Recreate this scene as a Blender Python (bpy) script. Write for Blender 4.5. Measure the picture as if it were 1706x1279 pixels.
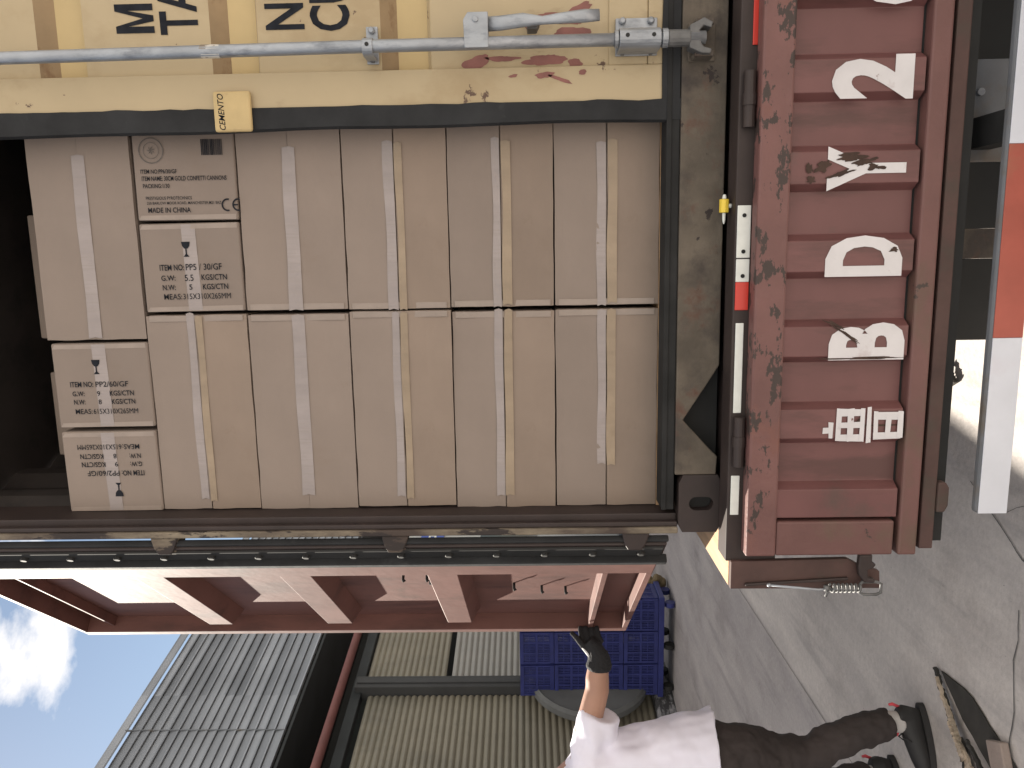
import bpy, bmesh, math, random
from mathutils import Vector, Matrix, noise as mnoise
random.seed(7)
for o in list(bpy.data.objects): bpy.data.objects.remove(o)
scene = bpy.context.scene
COL = scene.collection
R = math.radians
# ------------------------------------------------------------------ camera
# phone photo taken with the phone turned: world up points to the left of the frame
YAW, PITCH, ROLL = R(9.57), R(1.23), R(-.83)
F = Vector((-math.sin(YAW)*math.cos(PITCH), math.cos(YAW)*math.cos(PITCH), math.sin(PITCH)))
RT = F.cross(Vector((0,0,1))).normalized(); UP = RT.cross(F)
R2 = RT*math.cos(ROLL)+UP*math.sin(ROLL); U2 = -RT*math.sin(ROLL)+UP*math.cos(ROLL)
cd = bpy.data.cameras.new('camera'); cam = bpy.data.objects.new('camera', cd); COL.objects.link(cam)
X, Y, Z = -U2, R2, -F
cam.matrix_world = Matrix(((X.x,Y.x,Z.x,.783),(X.y,Y.y,Z.y,-2.32),(X.z,Y.z,Z.z,1.6),(0,0,0,1)))
cd.sensor_fit='HORIZONTAL'; cd.sensor_width=36; cd.lens=36*1290/1706; cd.clip_start=.05; cd.clip_end=3000
scene.camera = cam
# ------------------------------------------------------------------ world, sun, exposure
SUN_AZ, SUN_EL = 145.5, 37.5         # azimuth counter-clockwise from +X
w = bpy.data.worlds.new('World'); scene.world = w; w.use_nodes = True
nt = w.node_tree; bg = nt.nodes['Background']
sky = nt.nodes.new('ShaderNodeTexSky'); sky.sky_type='NISHITA'; sky.sun_disc=False
sky.sun_elevation=R(SUN_EL); sky.sun_rotation=R(90-SUN_AZ); sky.air_density=1.0; sky.dust_density=.2; sky.ozone_density=1.0
CLOUD=(.131,7.607,2.142)
tc = nt.nodes.new('ShaderNodeTexCoord'); mp = nt.nodes.new('ShaderNodeMapping')
mp.inputs['Scale'].default_value=(1,1,1.9); mp.inputs['Location'].default_value=CLOUD
n1 = nt.nodes.new('ShaderNodeTexNoise'); n1.inputs['Scale'].default_value=3.2; n1.inputs['Detail'].default_value=9; n1.inputs['Roughness'].default_value=.58
rp = nt.nodes.new('ShaderNodeValToRGB'); rp.color_ramp.elements[0].position=.568; rp.color_ramp.elements[1].position=.69
mx = nt.nodes.new('ShaderNodeMix'); mx.data_type='RGBA'
nt.links.new(tc.outputs['Generated'], mp.inputs['Vector']); nt.links.new(mp.outputs[0], n1.inputs['Vector'])
dt = nt.nodes.new('ShaderNodeVectorMath'); dt.operation='DOT_PRODUCT'; dt.inputs[1].default_value=(.10,-.11,.17)   # extra unseen cloud overhead and behind the camera, added for brighter, whiter fill
nt.links.new(tc.outputs['Generated'], dt.inputs[0]); ad = nt.nodes.new('ShaderNodeMath'); ad.operation='ADD'
nt.links.new(n1.outputs['Fac'], ad.inputs[0]); nt.links.new(dt.outputs['Value'], ad.inputs[1]); nt.links.new(ad.outputs[0], rp.inputs[0]); nt.links.new(rp.outputs[0], mx.inputs['Factor'])
nt.links.new(sky.outputs[0], mx.inputs['A']); mx.inputs['B'].default_value=(11,11,11.3,1)
wb = nt.nodes.new('ShaderNodeMix'); wb.data_type='RGBA'; wb.blend_type='MULTIPLY'; wb.inputs['Factor'].default_value=1; wb.inputs['B'].default_value=(1,.925,.82,1)   # the phone's warm white balance
nt.links.new(mx.outputs['Result'], wb.inputs['A']); nt.links.new(wb.outputs['Result'], bg.inputs['Color']); bg.inputs['Strength'].default_value=.055
sd = bpy.data.lights.new('sun','SUN'); sd.energy=5; sd.angle=R(.5); sd.color=(1,.92,.80)
sun = bpy.data.objects.new('sun', sd); COL.objects.link(sun)
sv = Vector((math.cos(R(SUN_AZ))*math.cos(R(SUN_EL)), math.sin(R(SUN_AZ))*math.cos(R(SUN_EL)), math.sin(R(SUN_EL))))
sun.rotation_euler = sv.to_track_quat('Z','Y').to_euler(); sun.location = sv*30
scene.view_settings.view_transform='Standard'; scene.view_settings.look='None'
scene.view_settings.exposure=1.46; scene.view_settings.gamma=1
scene.render.engine='CYCLES'
# ------------------------------------------------------------------ materials
def mat(name, col, rough=.6, metal=0, var=.12, vscale=4, stretch=(1,1,1), spots=None, bump=.0, bscale=60, spec=None, second=None, chips=None, rnd_=0):
    """col base; var = brightness mottling; second=(colour, threshold, scale, stretch); chips the same, sharp"""
    m = bpy.data.materials.new(name); m.use_nodes=True; t=m.node_tree; N=t.nodes; L=t.links
    p = N['Principled BSDF']; p.inputs['Roughness'].default_value=rough; p.inputs['Metallic'].default_value=metal
    if spec is not None: p.inputs['Specular IOR Level'].default_value=spec
    tc=N.new('ShaderNodeTexCoord')
    def nz(scale, st=(1,1,1), det=6, loc=(0,0,0), rg=.6):
        mpn=N.new('ShaderNodeMapping'); mpn.inputs['Scale'].default_value=st; mpn.inputs['Location'].default_value=loc
        n=N.new('ShaderNodeTexNoise'); n.inputs['Scale'].default_value=scale; n.inputs['Detail'].default_value=det; n.inputs['Roughness'].default_value=rg
        L.new(tc.outputs['Object'],mpn.inputs[0]); L.new(mpn.outputs[0],n.inputs['Vector']); return n
    n=nz(vscale,stretch); r=N.new('ShaderNodeValToRGB')
    r.color_ramp.elements[0].position=.3; r.color_ramp.elements[1].position=.7
    r.color_ramp.elements[0].color=(*[c*(1-var) for c in col],1); r.color_ramp.elements[1].color=(*[min(1,c*(1+var)) for c in col],1)
    L.new(n.outputs['Fac'],r.inputs[0]); cur=r.outputs[0]
    for k,q in enumerate([second,chips]):
        if not q: continue
        lst=q if isinstance(q,list) else [q]
        for j,(c2,th,sc,st) in enumerate(lst):
            n2=nz(sc,st,9,(3.1*k+1.7*j,5.2,1.3),.65); r2=N.new('ShaderNodeValToRGB'); w_=.02 if k else .14
            r2.color_ramp.elements[0].position=th; r2.color_ramp.elements[1].position=th+w_
            L.new(n2.outputs['Fac'],r2.inputs[0]); mm=N.new('ShaderNodeMix'); mm.data_type='RGBA'
            L.new(r2.outputs[0],mm.inputs['Factor']); L.new(cur,mm.inputs['A']); mm.inputs['B'].default_value=(*c2,1); cur=mm.outputs['Result']
    if rnd_:
        oi=N.new('ShaderNodeObjectInfo'); mr=N.new('ShaderNodeMapRange'); mr.inputs['To Min'].default_value=1-rnd_; mr.inputs['To Max'].default_value=1+rnd_
        L.new(oi.outputs['Random'],mr.inputs['Value']); vm=N.new('ShaderNodeVectorMath'); vm.operation='SCALE'; L.new(cur,vm.inputs[0]); L.new(mr.outputs[0],vm.inputs['Scale']); cur=vm.outputs[0]
    L.new(cur,p.inputs['Base Color'])
    if bump>0:
        n3=nz(bscale,stretch,4); b=N.new('ShaderNodeBump'); b.inputs['Strength'].default_value=bump; b.inputs['Distance'].default_value=.01
        L.new(n3.outputs['Fac'],b.inputs['Height']); L.new(b.outputs[0],p.inputs['Normal'])
    return m
M={}
M['card']=mat('kraft_cardboard',(.248,.200,.170),.85,rnd_=.07,var=.09,vscale=2.5,bump=.12,bscale=18,second=[((.228,.178,.145),.58,3.5,(1,1,1)),((.20,.15,.115),.66,2.2,(1,1,1.6))])
M['card2']=mat('kraft_cardboard_warm',(.247,.192,.154),.85,rnd_=.07,var=.09,vscale=3,bump=.12,bscale=18,second=[((.222,.168,.13),.56,3.1,(1,1,1)),((.19,.14,.10),.67,2.6,(1,1,1.6))])
M['card_dark']=mat('seam_shadow_card',(.12,.085,.06),.9)
M['tape']=mat('packing_tape',(.315,.275,.265),.27,spec=.35,var=.12,vscale=10,stretch=(1,1,.25),bump=.22,bscale=26,second=((.31,.27,.255),.5,30,(3,1,.12)))
M['tape_lit']=mat('packing_tape_warm_lit',(.30,.232,.165),.28,spec=.35,var=.14,vscale=10,stretch=(1,1,.25),bump=.22,bscale=26)  # same tape, turned golden to paint in the lower flap's different light
M['ink']=mat('print_ink',(.020,.022,.028),.9,spec=.1,var=.3,vscale=40)
M['inkfaint']=mat('faded_print_ink',(.13,.115,.105),.85,var=.25,vscale=60)
M['teal']=mat('icon_ink',(.03,.07,.10),.8)
M['pale']=mat('pale_edge_tape',(.295,.24,.205),.35,var=.15,vscale=9)
M['yellow']=mat('yellow_container_paint',(.44,.35,.215),.5,var=.07,vscale=2.2,bump=.12,bscale=8,second=[((.37,.28,.16),.50,3,(1,1,.7)),((.24,.16,.09),.60,6,(1,1,.35))],chips=((.10,.055,.035),.665,11,(1,1,1)))
M['yellow_shade']=mat('yellow_groove_shade',(.27,.19,.105),.6,var=.2,vscale=6,second=((.17,.09,.04),.55,7,(1,1,2)))  # down-facing groove slopes: shade put into the colour, plus brown mottling
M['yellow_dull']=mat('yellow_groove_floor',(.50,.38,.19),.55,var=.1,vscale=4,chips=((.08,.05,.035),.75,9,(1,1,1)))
M['rubber']=mat('black_rubber',(.028,.029,.031),.75,spec=.2,var=.35,vscale=5,bump=.3,bscale=14,second=((.06,.062,.064),.62,6,(1,1,1)))
M['galv']=mat('galvanised_steel',(.34,.36,.39),.45,metal=.55,var=.2,vscale=14,stretch=(1,1,.5),bump=.25,bscale=40,second=((.22,.235,.26),.52,24,(1,1,.4)))
M['galvdark']=mat('dull_galvanised',(.13,.13,.13),.6,metal=.3,var=.3,vscale=20)
M['redsmear']=mat('red_primer',(.24,.10,.085),.7,var=.25,vscale=12)
M['olive']=mat('rusty_olive_sill',(.105,.086,.066),.78,var=.35,vscale=7,bump=.5,bscale=20,second=[((.05,.04,.035),.50,5,(1,1,1)),((.10,.05,.035),.57,9,(1,1,1))],chips=((.03,.022,.02),.66,12,(1,1,1)))
M['postpaint']=mat('weathered_post_paint',(.20,.165,.12),.75,var=.3,vscale=9,stretch=(1,1,.5),second=((.06,.042,.034),.44,5,(1,1,.4)),chips=((.03,.022,.02),.55,9,(1,1,.35)))
M['maroon']=mat('dark_maroon_steel',(.032,.021,.019),.6,var=.3,vscale=5,second=((.03,.02,.02),.52,6,(1,1,1)))
M['inner']=mat('container_inner_paint',(.045,.038,.036),.7,var=.3,vscale=3,second=((.025,.023,.023),.5,5,(1,1,1)))
M['pink']=mat('faded_red_door_paint',(.14,.063,.052),.66,spec=.36,var=.16,vscale=3,bump=.5,bscale=3.5,second=[((.09,.042,.036),.52,6,(1,1,.3)),((.07,.045,.036),.60,2.5,(1,1,1))],chips=((.06,.03,.025),.71,14,(1,1,1)))
M['red']=mat('tailboard_red_paint',(.145,.060,.057),.5,var=.13,vscale=4,bump=.1,bscale=9,second=[((.095,.042,.038),.50,6,(1.4,1,.3)),((.08,.055,.046),.62,3,(1,1,1))],chips=((.055,.028,.024),.705,11,(1.3,1,1)))
M['redchip']=mat('chipped_red_rail',(.155,.072,.065),.6,var=.15,vscale=6,bump=.4,bscale=20,second=((.17,.07,.055),.55,6,(1,1,1)),chips=((.045,.030,.026),.56,17,(.8,1,1.6)))
M['redrail']=mat('grimy_red_rail',(.145,.068,.061),.6,var=.15,vscale=5,bump=.3,bscale=16,second=((.12,.075,.055),.52,4,(1,1,1)),chips=((.05,.035,.03),.66,12,(1,1,1)))
M['reddark']=mat('brown_red_grime',(.075,.040,.034),.7,var=.3,vscale=6,second=((.06,.045,.035),.5,5,(1,1,1)))
M['white']=mat('white_stencil_paint',(.62,.60,.61),.6,var=.08,vscale=9,second=((.42,.34,.34),.60,7,(1,1,1)),chips=((.16,.07,.065),.645,19,(1,1,1)))
M['reflw']=mat('white_reflector',(.72,.74,.70),.3,var=.06,vscale=30)
M['reflr']=mat('red_reflector',(.60,.045,.03),.3,var=.08)
M['bumpw']=mat('bumper_white',(.60,.62,.68),.35,var=.08,vscale=5,second=((.60,.60,.66),.58,6,(1,1,1)))
M['bumpr']=mat('bumper_red',(.34,.075,.05),.4,var=.2,vscale=4,second=((.30,.12,.07),.55,4,(1,1,1)))
M['steel']=mat('dark_steel',(.028,.028,.028),.85,metal=0,spec=.15,var=.3,vscale=6)
M['steelblue']=mat('blue_grey_steel',(.15,.16,.175),.5,var=.25,vscale=4,second=((.14,.12,.10),.52,5,(1,1,1)))
M['black']=mat('matt_black_rubber_and_shade',(.018,.018,.018),.8,var=.25)
M['tyre']=mat('tyre_rubber',(.025,.025,.026),.85,var=.3,vscale=9)
M['wood']=mat('deck_wood',(.47,.30,.17),.75,var=.25,vscale=5,stretch=(6,.6,1))
M['splinter']=mat('splintered_wood',(.42,.34,.26),.85,var=.35,vscale=22,stretch=(1,1,1),bump=.5,bscale=50,second=((.10,.08,.065),.52,14,(1,1,1)))
M['charred_and_shade']=mat('dark_debris_and_shade',(.036,.033,.029),.9,var=.4,vscale=9)  # dark debris, and the sheet that paints the hole's shade
M['brick']=mat('dusty_brick',(.30,.24,.21),.9,var=.15,vscale=9,bump=.4)
M['yplug']=mat('yellow_plastic',(.75,.55,.06),.45,var=.06)
M['plastic_blue']=mat('blue_crate_plastic',(.030,.038,.17),.42,var=.2,vscale=5)
M['fascia']=None
M['shutter']=mat('beige_shutter',(.25,.228,.175),.5,var=.12,vscale=1.2,stretch=(1,1,.3),second=((.20,.185,.145),.5,1.6,(1,1,.4)))
M['shutter2']=mat('pale_shutter',(.32,.31,.285),.5,var=.12,vscale=1.2,stretch=(1,1,.3))
M['bluegrey']=mat('wall_dark_render',(.055,.056,.057),.8,var=.2,vscale=1.5)
M['soffit']=mat('dark_soffit',(.028,.032,.034),.8,var=.3,vscale=1.5)
M['pipe']=mat('red_pipe_paint',(.15,.055,.05),.6,var=.2,vscale=5)
M['plinth']=mat('scuffed_plinth',(.07,.07,.075),.8,var=.4,vscale=6,second=((.40,.40,.42),.50,7,(1,1,2.5)))
M['disc']=mat('grey_green_canvas',(.14,.145,.145),.75,var=.22,vscale=2,bump=.3,bscale=6)
M['palewall']=mat('pale_shop_wall',(.42,.43,.42),.7,var=.12)
M['signblue']=mat('blue_sign_face',(.04,.08,.34),.5)
M['glass']=mat('dark_glass',(.03,.04,.06),.1)
M['green']=mat('green_plastic',(.03,.20,.07),.45)
M['ochre']=mat('ochre_plastic',(.45,.28,.05),.5)
M['skin']=mat('skin',(.42,.235,.165),.5,var=.10,vscale=6,second=((.36,.18,.125),.6,5,(1,1,1)))
M['skin'].node_tree.nodes['Principled BSDF'].inputs['Subsurface Weight'].default_value=.06
M['shirt']=mat('pale_lilac_cotton',(.84,.82,.93),.85,var=.03,vscale=5)
M['trouser']=mat('dark_brown_cloth',(.045,.035,.033),.85,var=.25,vscale=6,bump=.3,bscale=20)
M['shoe']=mat('black_shoe',(.018,.017,.017),.6,var=.2)
M['sole']=mat('shoe_sole',(.03,.028,.028),.7)
M['sock']=mat('pale_sock',(.55,.52,.50),.9)
M['pinkred']=mat('red_shoe_trim',(.65,.07,.09),.6)
M['glove']=mat('black_knit_glove',(.016,.016,.018),.9,var=.2,bump=.6,bscale=90)
M['glovew']=mat('white_glove_back',(.80,.80,.80),.9,bump=.5,bscale=90)
M['hair']=mat('black_hair',(.012,.011,.010),.5)
M['eye']=mat('eye',(.05,.035,.03),.2)
M['rustchip']=mat('rust_chip',(.05,.028,.02),.85,var=.4,vscale=30)
M['seam']=mat('dark_joint',(.11,.105,.10),.9)
# concrete ground
def ground_mat():
    m=bpy.data.materials.new('yard_concrete'); m.use_nodes=True; t=m.node_tree;N=t.nodes;L=t.links;p=N['Principled BSDF']
    p.inputs['Roughness'].default_value=.82
    tc=N.new('ShaderNodeTexCoord')
    def nz(s,st,d=8,loc=(0,0,0),rg=.6,rot=0):
        a=N.new('ShaderNodeMapping');a.inputs['Scale'].default_value=st;a.inputs['Location'].default_value=loc;a.inputs['Rotation'].default_value=(0,0,rot)
        b=N.new('ShaderNodeTexNoise');b.inputs['Scale'].default_value=s;b.inputs['Detail'].default_value=d;b.inputs['Roughness'].default_value=rg
        L.new(tc.outputs['Object'],a.inputs[0]);L.new(a.outputs[0],b.inputs['Vector']);return b.outputs['Fac']
    def ramp(f,a,b,ca,cb):
        r=N.new('ShaderNodeValToRGB');r.color_ramp.elements[0].position=a;r.color_ramp.elements[1].position=b
        r.color_ramp.elements[0].color=(*ca,1);r.color_ramp.elements[1].color=(*cb,1);L.new(f,r.inputs[0]);return r.outputs[0]
    def mult(a,b,f=1):
        x=N.new('ShaderNodeMix');x.data_type='RGBA';x.blend_type='MULTIPLY';x.inputs['Factor'].default_value=f;L.new(a,x.inputs['A']);L.new(b,x.inputs['B']);return x.outputs['Result']
    base=ramp(nz(.9,(1,1,1)),.3,.7,(.56,.52,.49),(.70,.65,.61))
    base=mult(base,ramp(nz(5,(1,.22,1),rot=.12),.3,.7,(.76,.76,.78),(1.0,1.0,1.0)))
    base=mult(base,ramp(nz(38,(1,1,1),6,rg=.75),.32,.66,(.80,.80,.80),(1.0,1.0,1.0)))
    base=mult(base,ramp(nz(9,(1,.35,1),9,(4,2,0),.7),.66,.70,(1,1,1),(.62,.62,.65)))
    base=mult(base,ramp(nz(1.7,(1,.8,1),9,(9,3,0),.62),.50,.66,(1,1,1),(.80,.79,.79)))
    base=mult(base,ramp(nz(2.2,(3,.3,1),7,(2,8,0),.6,.35),.56,.66,(1,1,1),(.82,.82,.83)))
    base=mult(base,ramp(nz(60,(1,.4,1),3,(1,7,0),.7),.70,.72,(1,1,1),(.50,.50,.52)))
    sx=N.new('ShaderNodeSeparateXYZ'); L.new(tc.outputs['Object'],sx.inputs[0])     # darker beyond the joint: shade near the warehouse put into the colour
    lt=N.new('ShaderNodeMapRange'); lt.inputs['From Min'].default_value=-1.84; lt.inputs['From Max'].default_value=-1.74; L.new(sx.outputs['X'],lt.inputs['Value'])
    base=mult(base,ramp(lt.outputs[0],0,1,(.74,.74,.77),(1,1,1)))
    L.new(base,p.inputs['Base Color'])
    b=N.new('ShaderNodeBump');b.inputs['Strength'].default_value=.35;b.inputs['Distance'].default_value=.01
    L.new(nz(45,(1,1,1),8),b.inputs['Height']);L.new(b.outputs[0],p.inputs['Normal']);return m
M['ground']=ground_mat()
def fascia_mat():
    m=bpy.data.materials.new('grey_cladding'); m.use_nodes=True; t=m.node_tree;N=t.nodes;L=t.links;p=N['Principled BSDF']
    p.inputs['Roughness'].default_value=.45
    tc=N.new('ShaderNodeTexCoord'); sx=N.new('ShaderNodeSeparateXYZ'); L.new(tc.outputs['Object'],sx.inputs[0])
    d=N.new('ShaderNodeMath');d.operation='DIVIDE';L.new(sx.outputs['Z'],d.inputs[0]);d.inputs[1].default_value=.106
    f=N.new('ShaderNodeMath');f.operation='FLOOR';L.new(d.outputs[0],f.inputs[0])
    d2=N.new('ShaderNodeMath');d2.operation='DIVIDE';L.new(sx.outputs['X'],d2.inputs[0]);d2.inputs[1].default_value=60
    f2=N.new('ShaderNodeMath');f2.operation='FLOOR';L.new(d2.outputs[0],f2.inputs[0])
    c=N.new('ShaderNodeCombineXYZ');L.new(f.outputs[0],c.inputs[0]);L.new(f2.outputs[0],c.inputs[1])
    wn=N.new('ShaderNodeTexWhiteNoise');wn.noise_dimensions='2D';L.new(c.outputs[0],wn.inputs['Vector'])
    r=N.new('ShaderNodeValToRGB');r.color_ramp.elements[0].color=(.16,.172,.19,1);r.color_ramp.elements[1].color=(.31,.33,.36,1)
    L.new(wn.outputs['Value'],r.inputs[0])
    n=N.new('ShaderNodeTexNoise');n.inputs['Scale'].default_value=1.3;n.inputs['Detail'].default_value=6;L.new(tc.outputs['Object'],n.inputs['Vector'])
    r2=N.new('ShaderNodeValToRGB');r2.color_ramp.elements[0].position=.35;r2.color_ramp.elements[0].color=(.8,.8,.8,1);r2.color_ramp.elements[1].position=.6
    L.new(n.outputs['Fac'],r2.inputs[0]); x=N.new('ShaderNodeMix');x.data_type='RGBA';x.blend_type='MULTIPLY';x.inputs['Factor'].default_value=1
    L.new(r.outputs[0],x.inputs['A']);L.new(r2.outputs[0],x.inputs['B']);L.new(x.outputs['Result'],p.inputs['Base Color'])
    return m
M['fascia']=fascia_mat()
# ------------------------------------------------------------------ helpers
class MB:
    def __init__(s): s.v=[]; s.f=[]
    def add(s,v,f,mx=None):
        k=len(s.v)
        for p in v:
            p=Vector(p); s.v.append(mx@p if mx else p)
        s.f+= [tuple(k+i for i in q) for q in f]; return s
    def box(s,x0,x1,y0,y1,z0,z1,mx=None):
        v=[(x,y,z) for x in (x0,x1) for y in (y0,y1) for z in (z0,z1)]
        return s.add(v,[(0,1,3,2),(4,6,7,5),(0,4,5,1),(2,3,7,6),(0,2,6,4),(1,5,7,3)],mx)
    def tube(s,pts,r,n=12,cap=True,mx=None):
        pts=[Vector(p) for p in pts]; rs=r if isinstance(r,(list,tuple)) else [r]*len(pts)
        k0=len(s.v); v=[]; f=[]
        prev=None
        for i,p in enumerate(pts):
            d=(pts[min(i+1,len(pts)-1)]-pts[max(i-1,0)]).normalized()
            if prev is None:
                a=Vector((0,0,1)) if abs(d.z)<.9 else Vector((1,0,0)); a=(a-d*a.dot(d)).normalized()
            else: a=(prev-d*prev.dot(d)).normalized()
            prev=a; b=d.cross(a); rr=rs[i]
            ra,rb=(rr if isinstance(rr,(tuple,list)) else (rr,rr))
            for j in range(n):
                t=2*math.pi*j/n; v.append(p+a*ra*math.cos(t)+b*rb*math.sin(t))
        for i in range(len(pts)-1):
            for j in range(n):
                f.append((i*n+j,i*n+(j+1)%n,(i+1)*n+(j+1)%n,(i+1)*n+j))
        if cap: f.append(tuple(range(n))[::-1]); f.append(tuple((len(pts)-1)*n+j for j in range(n)))
        return s.add(v,f,mx)
    def prism(s,poly,y0,y1,mx=None):     # polygon in (x,z), extruded along y
        n=len(poly); v=[(x,y0,z) for x,z in poly]+[(x,y1,z) for x,z in poly]
        f=[tuple(range(n)),tuple(range(2*n-1,n-1,-1))]+[(i,(i+1)%n,n+(i+1)%n,n+i) for i in range(n)]
        return s.add(v,f,mx)
    def ball(s,c,r,n=14,m=9,mx=None):
        c=Vector(c); r=r if isinstance(r,(tuple,list)) else (r,r,r); v=[];f=[]
        for i in range(m+1):
            for j in range(n):
                a=math.pi*i/m; b=2*math.pi*j/n; v.append(c+Vector((r[0]*math.sin(a)*math.cos(b),r[1]*math.sin(a)*math.sin(b),r[2]*math.cos(a))))
        for i in range(m):
            for j in range(n): f.append((i*n+j,(i+1)*n+j,(i+1)*n+(j+1)%n,i*n+(j+1)%n))
        return s.add(v,f,mx)
    def build(s,name,m,parent=None,bevel=0,smooth=False,seg=2):
        me=bpy.data.meshes.new(name); me.from_pydata([tuple(p) for p in s.v],[],s.f)
        bm=bmesh.new(); bm.from_mesh(me); bmesh.ops.remove_doubles(bm,verts=bm.verts,dist=1e-6); bmesh.ops.recalc_face_normals(bm,faces=bm.faces); bm.to_mesh(me); bm.free()
        for mm in (m if isinstance(m,list) else [m]): me.materials.append(mm)
        o=bpy.data.objects.new(name,me); COL.objects.link(o)
        if parent is not None: o.parent=parent
        if bevel:
            b=o.modifiers.new('bevel','BEVEL'); b.width=bevel; b.segments=seg; b.limit_method='ANGLE'; b.angle_limit=R(35)
        if smooth:
            for p in me.polygons: p.use_smooth=True
        return o
def empty(name,loc=(0,0,0),rz=0):
    o=bpy.data.objects.new(name,None); o.location=loc; o.rotation_euler=(0,0,rz); o.empty_display_size=.1; COL.objects.link(o); return o
def tag(o,label=None,cat=None,group=None,kind=None):
    if label: o['label']=label
    if cat: o['category']=cat
    if group: o['group']=group
    if kind: o['kind']=kind
    return o
def text_geo(s,width=None,height=1.0,bold=0,shear=0,space=1.0):
    """flat text as (verts,faces) fitted into width x cap height, origin bottom left"""
    c=bpy.data.curves.new('t','FONT'); c.body=s; c.size=1; c.offset=bold; c.resolution_u=3; c.shear=shear; c.space_character=space
    o=bpy.data.objects.new('t',c); COL.objects.link(o)
    dg=bpy.context.evaluated_depsgraph_get(); me=bpy.data.meshes.new_from_object(o.evaluated_get(dg))
    v=[x.co.copy() for x in me.vertices]; f=[tuple(p.vertices) for p in me.polygons]
    bpy.data.objects.remove(o); bpy.data.curves.remove(c); bpy.data.meshes.remove(me)
    x0=min(p.x for p in v);x1=max(p.x for p in v);y0=min(p.y for p in v);y1=max(p.y for p in v)
    sy=height/(y1-y0); sx=sy if width is None else width/(x1-x0)
    return [Vector(((p.x-x0)*sx,(p.y-y0)*sy,0)) for p in v],f
def frame(o,right,up):
    r=Vector(right).normalized(); u=Vector(up).normalized(); n=r.cross(u)
    return Matrix(((r.x,u.x,n.x,o[0]),(r.y,u.y,n.y,o[1]),(r.z,u.z,n.z,o[2]),(0,0,0,1)))
def sweep(prof,p0,p1,close=False):  # not used for closed shapes
    pass
# ------------------------------------------------------------------ ground
g=MB(); g.add([(-400,-400,0),(400,-400,0),(400,400,0),(-400,400,0)],[(0,1,2,3)]); tag(g.build('ground',M['ground']),kind='structure')
def crack(pts,wd,name='crack'):
    b=MB(); v=[];f=[]; P=[]
    for i in range(len(pts)-1):
        a=Vector(pts[i]);c=Vector(pts[i+1]);n=max(2,int((c-a).length/.05))
        for k in range(n): P.append(a.lerp(c,k/n))
    P.append(Vector(pts[-1]))
    for i,p in enumerate(P):
        d=(P[min(i+1,len(P)-1)]-P[max(i-1,0)]).normalized(); q=Vector((-d.y,d.x)); j=.012*mnoise.noise(Vector((p.x*9,p.y*9,wd*99))) if name=='crack' else 0
        h=wd*(.5+.4*mnoise.noise(Vector((p.x*30,p.y*30,3)))) if name=='crack' else wd*.5
        v+= [(p.x+q.x*(j+h),p.y+q.y*(j+h),.004),(p.x+q.x*(j-h),p.y+q.y*(j-h),.004)]
    f=[(2*i,2*i+1,2*i+3,2*i+2) for i in range(len(P)-1)]
    b.add(v,f); tag(b.build(name,M['seam']),kind='structure')
crack([(-1.80,3.9),(-1.785,2.478),(-1.76,.4)],.0035,'ground_joint')
crack([(-.06,.42),(-.128,.294),(-.19,.16),(-.223,.096),(-.26,-.1)],.004)
crack([(-.40,.09),(-.50,.075),(-.58,.094),(-.75,.07),(-.959,.072),(-1.1,.09)],.005)
crack([(-.128,.294),(-.10,.20),(-.02,.05)],.002)
# ------------------------------------------------------------------ shipping container
FZ=1.212   # floor height inside
ct=empty('shipping_container',(1.17,-.1,1.035))
tag(ct,'shipping container with a closed yellow right door and left door swung open','shipping container')
CM=Matrix.Translation((-1.17,.1,-1.035))
def cbuild(b,name,m,**k):            # geometry is given in world metres, stored relative to the container
    par=k.pop('parent',ct)
    return MBshift(b).build(name,m,par,**k)
def MBshift(b):
    c=MB(); c.v=[CM@v for v in b.v]; c.f=b.f; return c
XL,XR=-.047,2.391
# corner castings with an oval hole through the rear face
def casting(x0,x1):
    b=MB(); z0,z1=1.035,1.16; y0,y1=-.104,.07; cx,cz=(x0+x1)/2+(.0),(z0+z1)/2-.004; n=24
    ring=[]; outer=[]
    for i in range(n):
        t=2*math.pi*i/n; c,s=math.cos(t),math.sin(t)
        ring.append((cx+.021*c*(1),cz+.022*s+.014*(1 if s>0 else -1 if s<0 else 0)))
        k=min(abs((x1-x0)/2/c) if abs(c)>1e-6 else 9,abs((z1-z0)/2/s) if abs(s)>1e-6 else 9)
        outer.append(((x0+x1)/2+c*k,(z0+z1)/2+s*k))
    # corners exact
    v=[(x,y0,z) for x,z in outer]+[(x,y0,z) for x,z in ring]+[(x,y0+.035,z) for x,z in ring]
    f=[(i,(i+1)%n,n+(i+1)%n,n+i) for i in range(n)]+[(n+i,n+(i+1)%n,2*n+(i+1)%n,2*n+i) for i in range(n)]
    b.add(v,f)
    b.add([(x,y0,z) for x,z in outer]+[(x,y1,z) for x,z in outer],[(i,(i+1)%n,n+(i+1)%n,n+i) for i in range(n)]+[tuple(range(n,2*n))])
    global PLUG; PLUG=MB(); PLUG.box(cx-.05,cx+.05,y0+.034,y0+.06,cz-.05,cz+.05)
    return b
o=cbuild(casting(XL,XL+.176),'corner_casting',M['maroon']); cbuild(PLUG,'casting_hole_shade',M['black'],parent=o)
o=cbuild(casting(XR-.176,XR),'corner_casting',M['maroon']); cbuild(PLUG,'casting_hole_shade',M['black'],parent=o)
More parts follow.
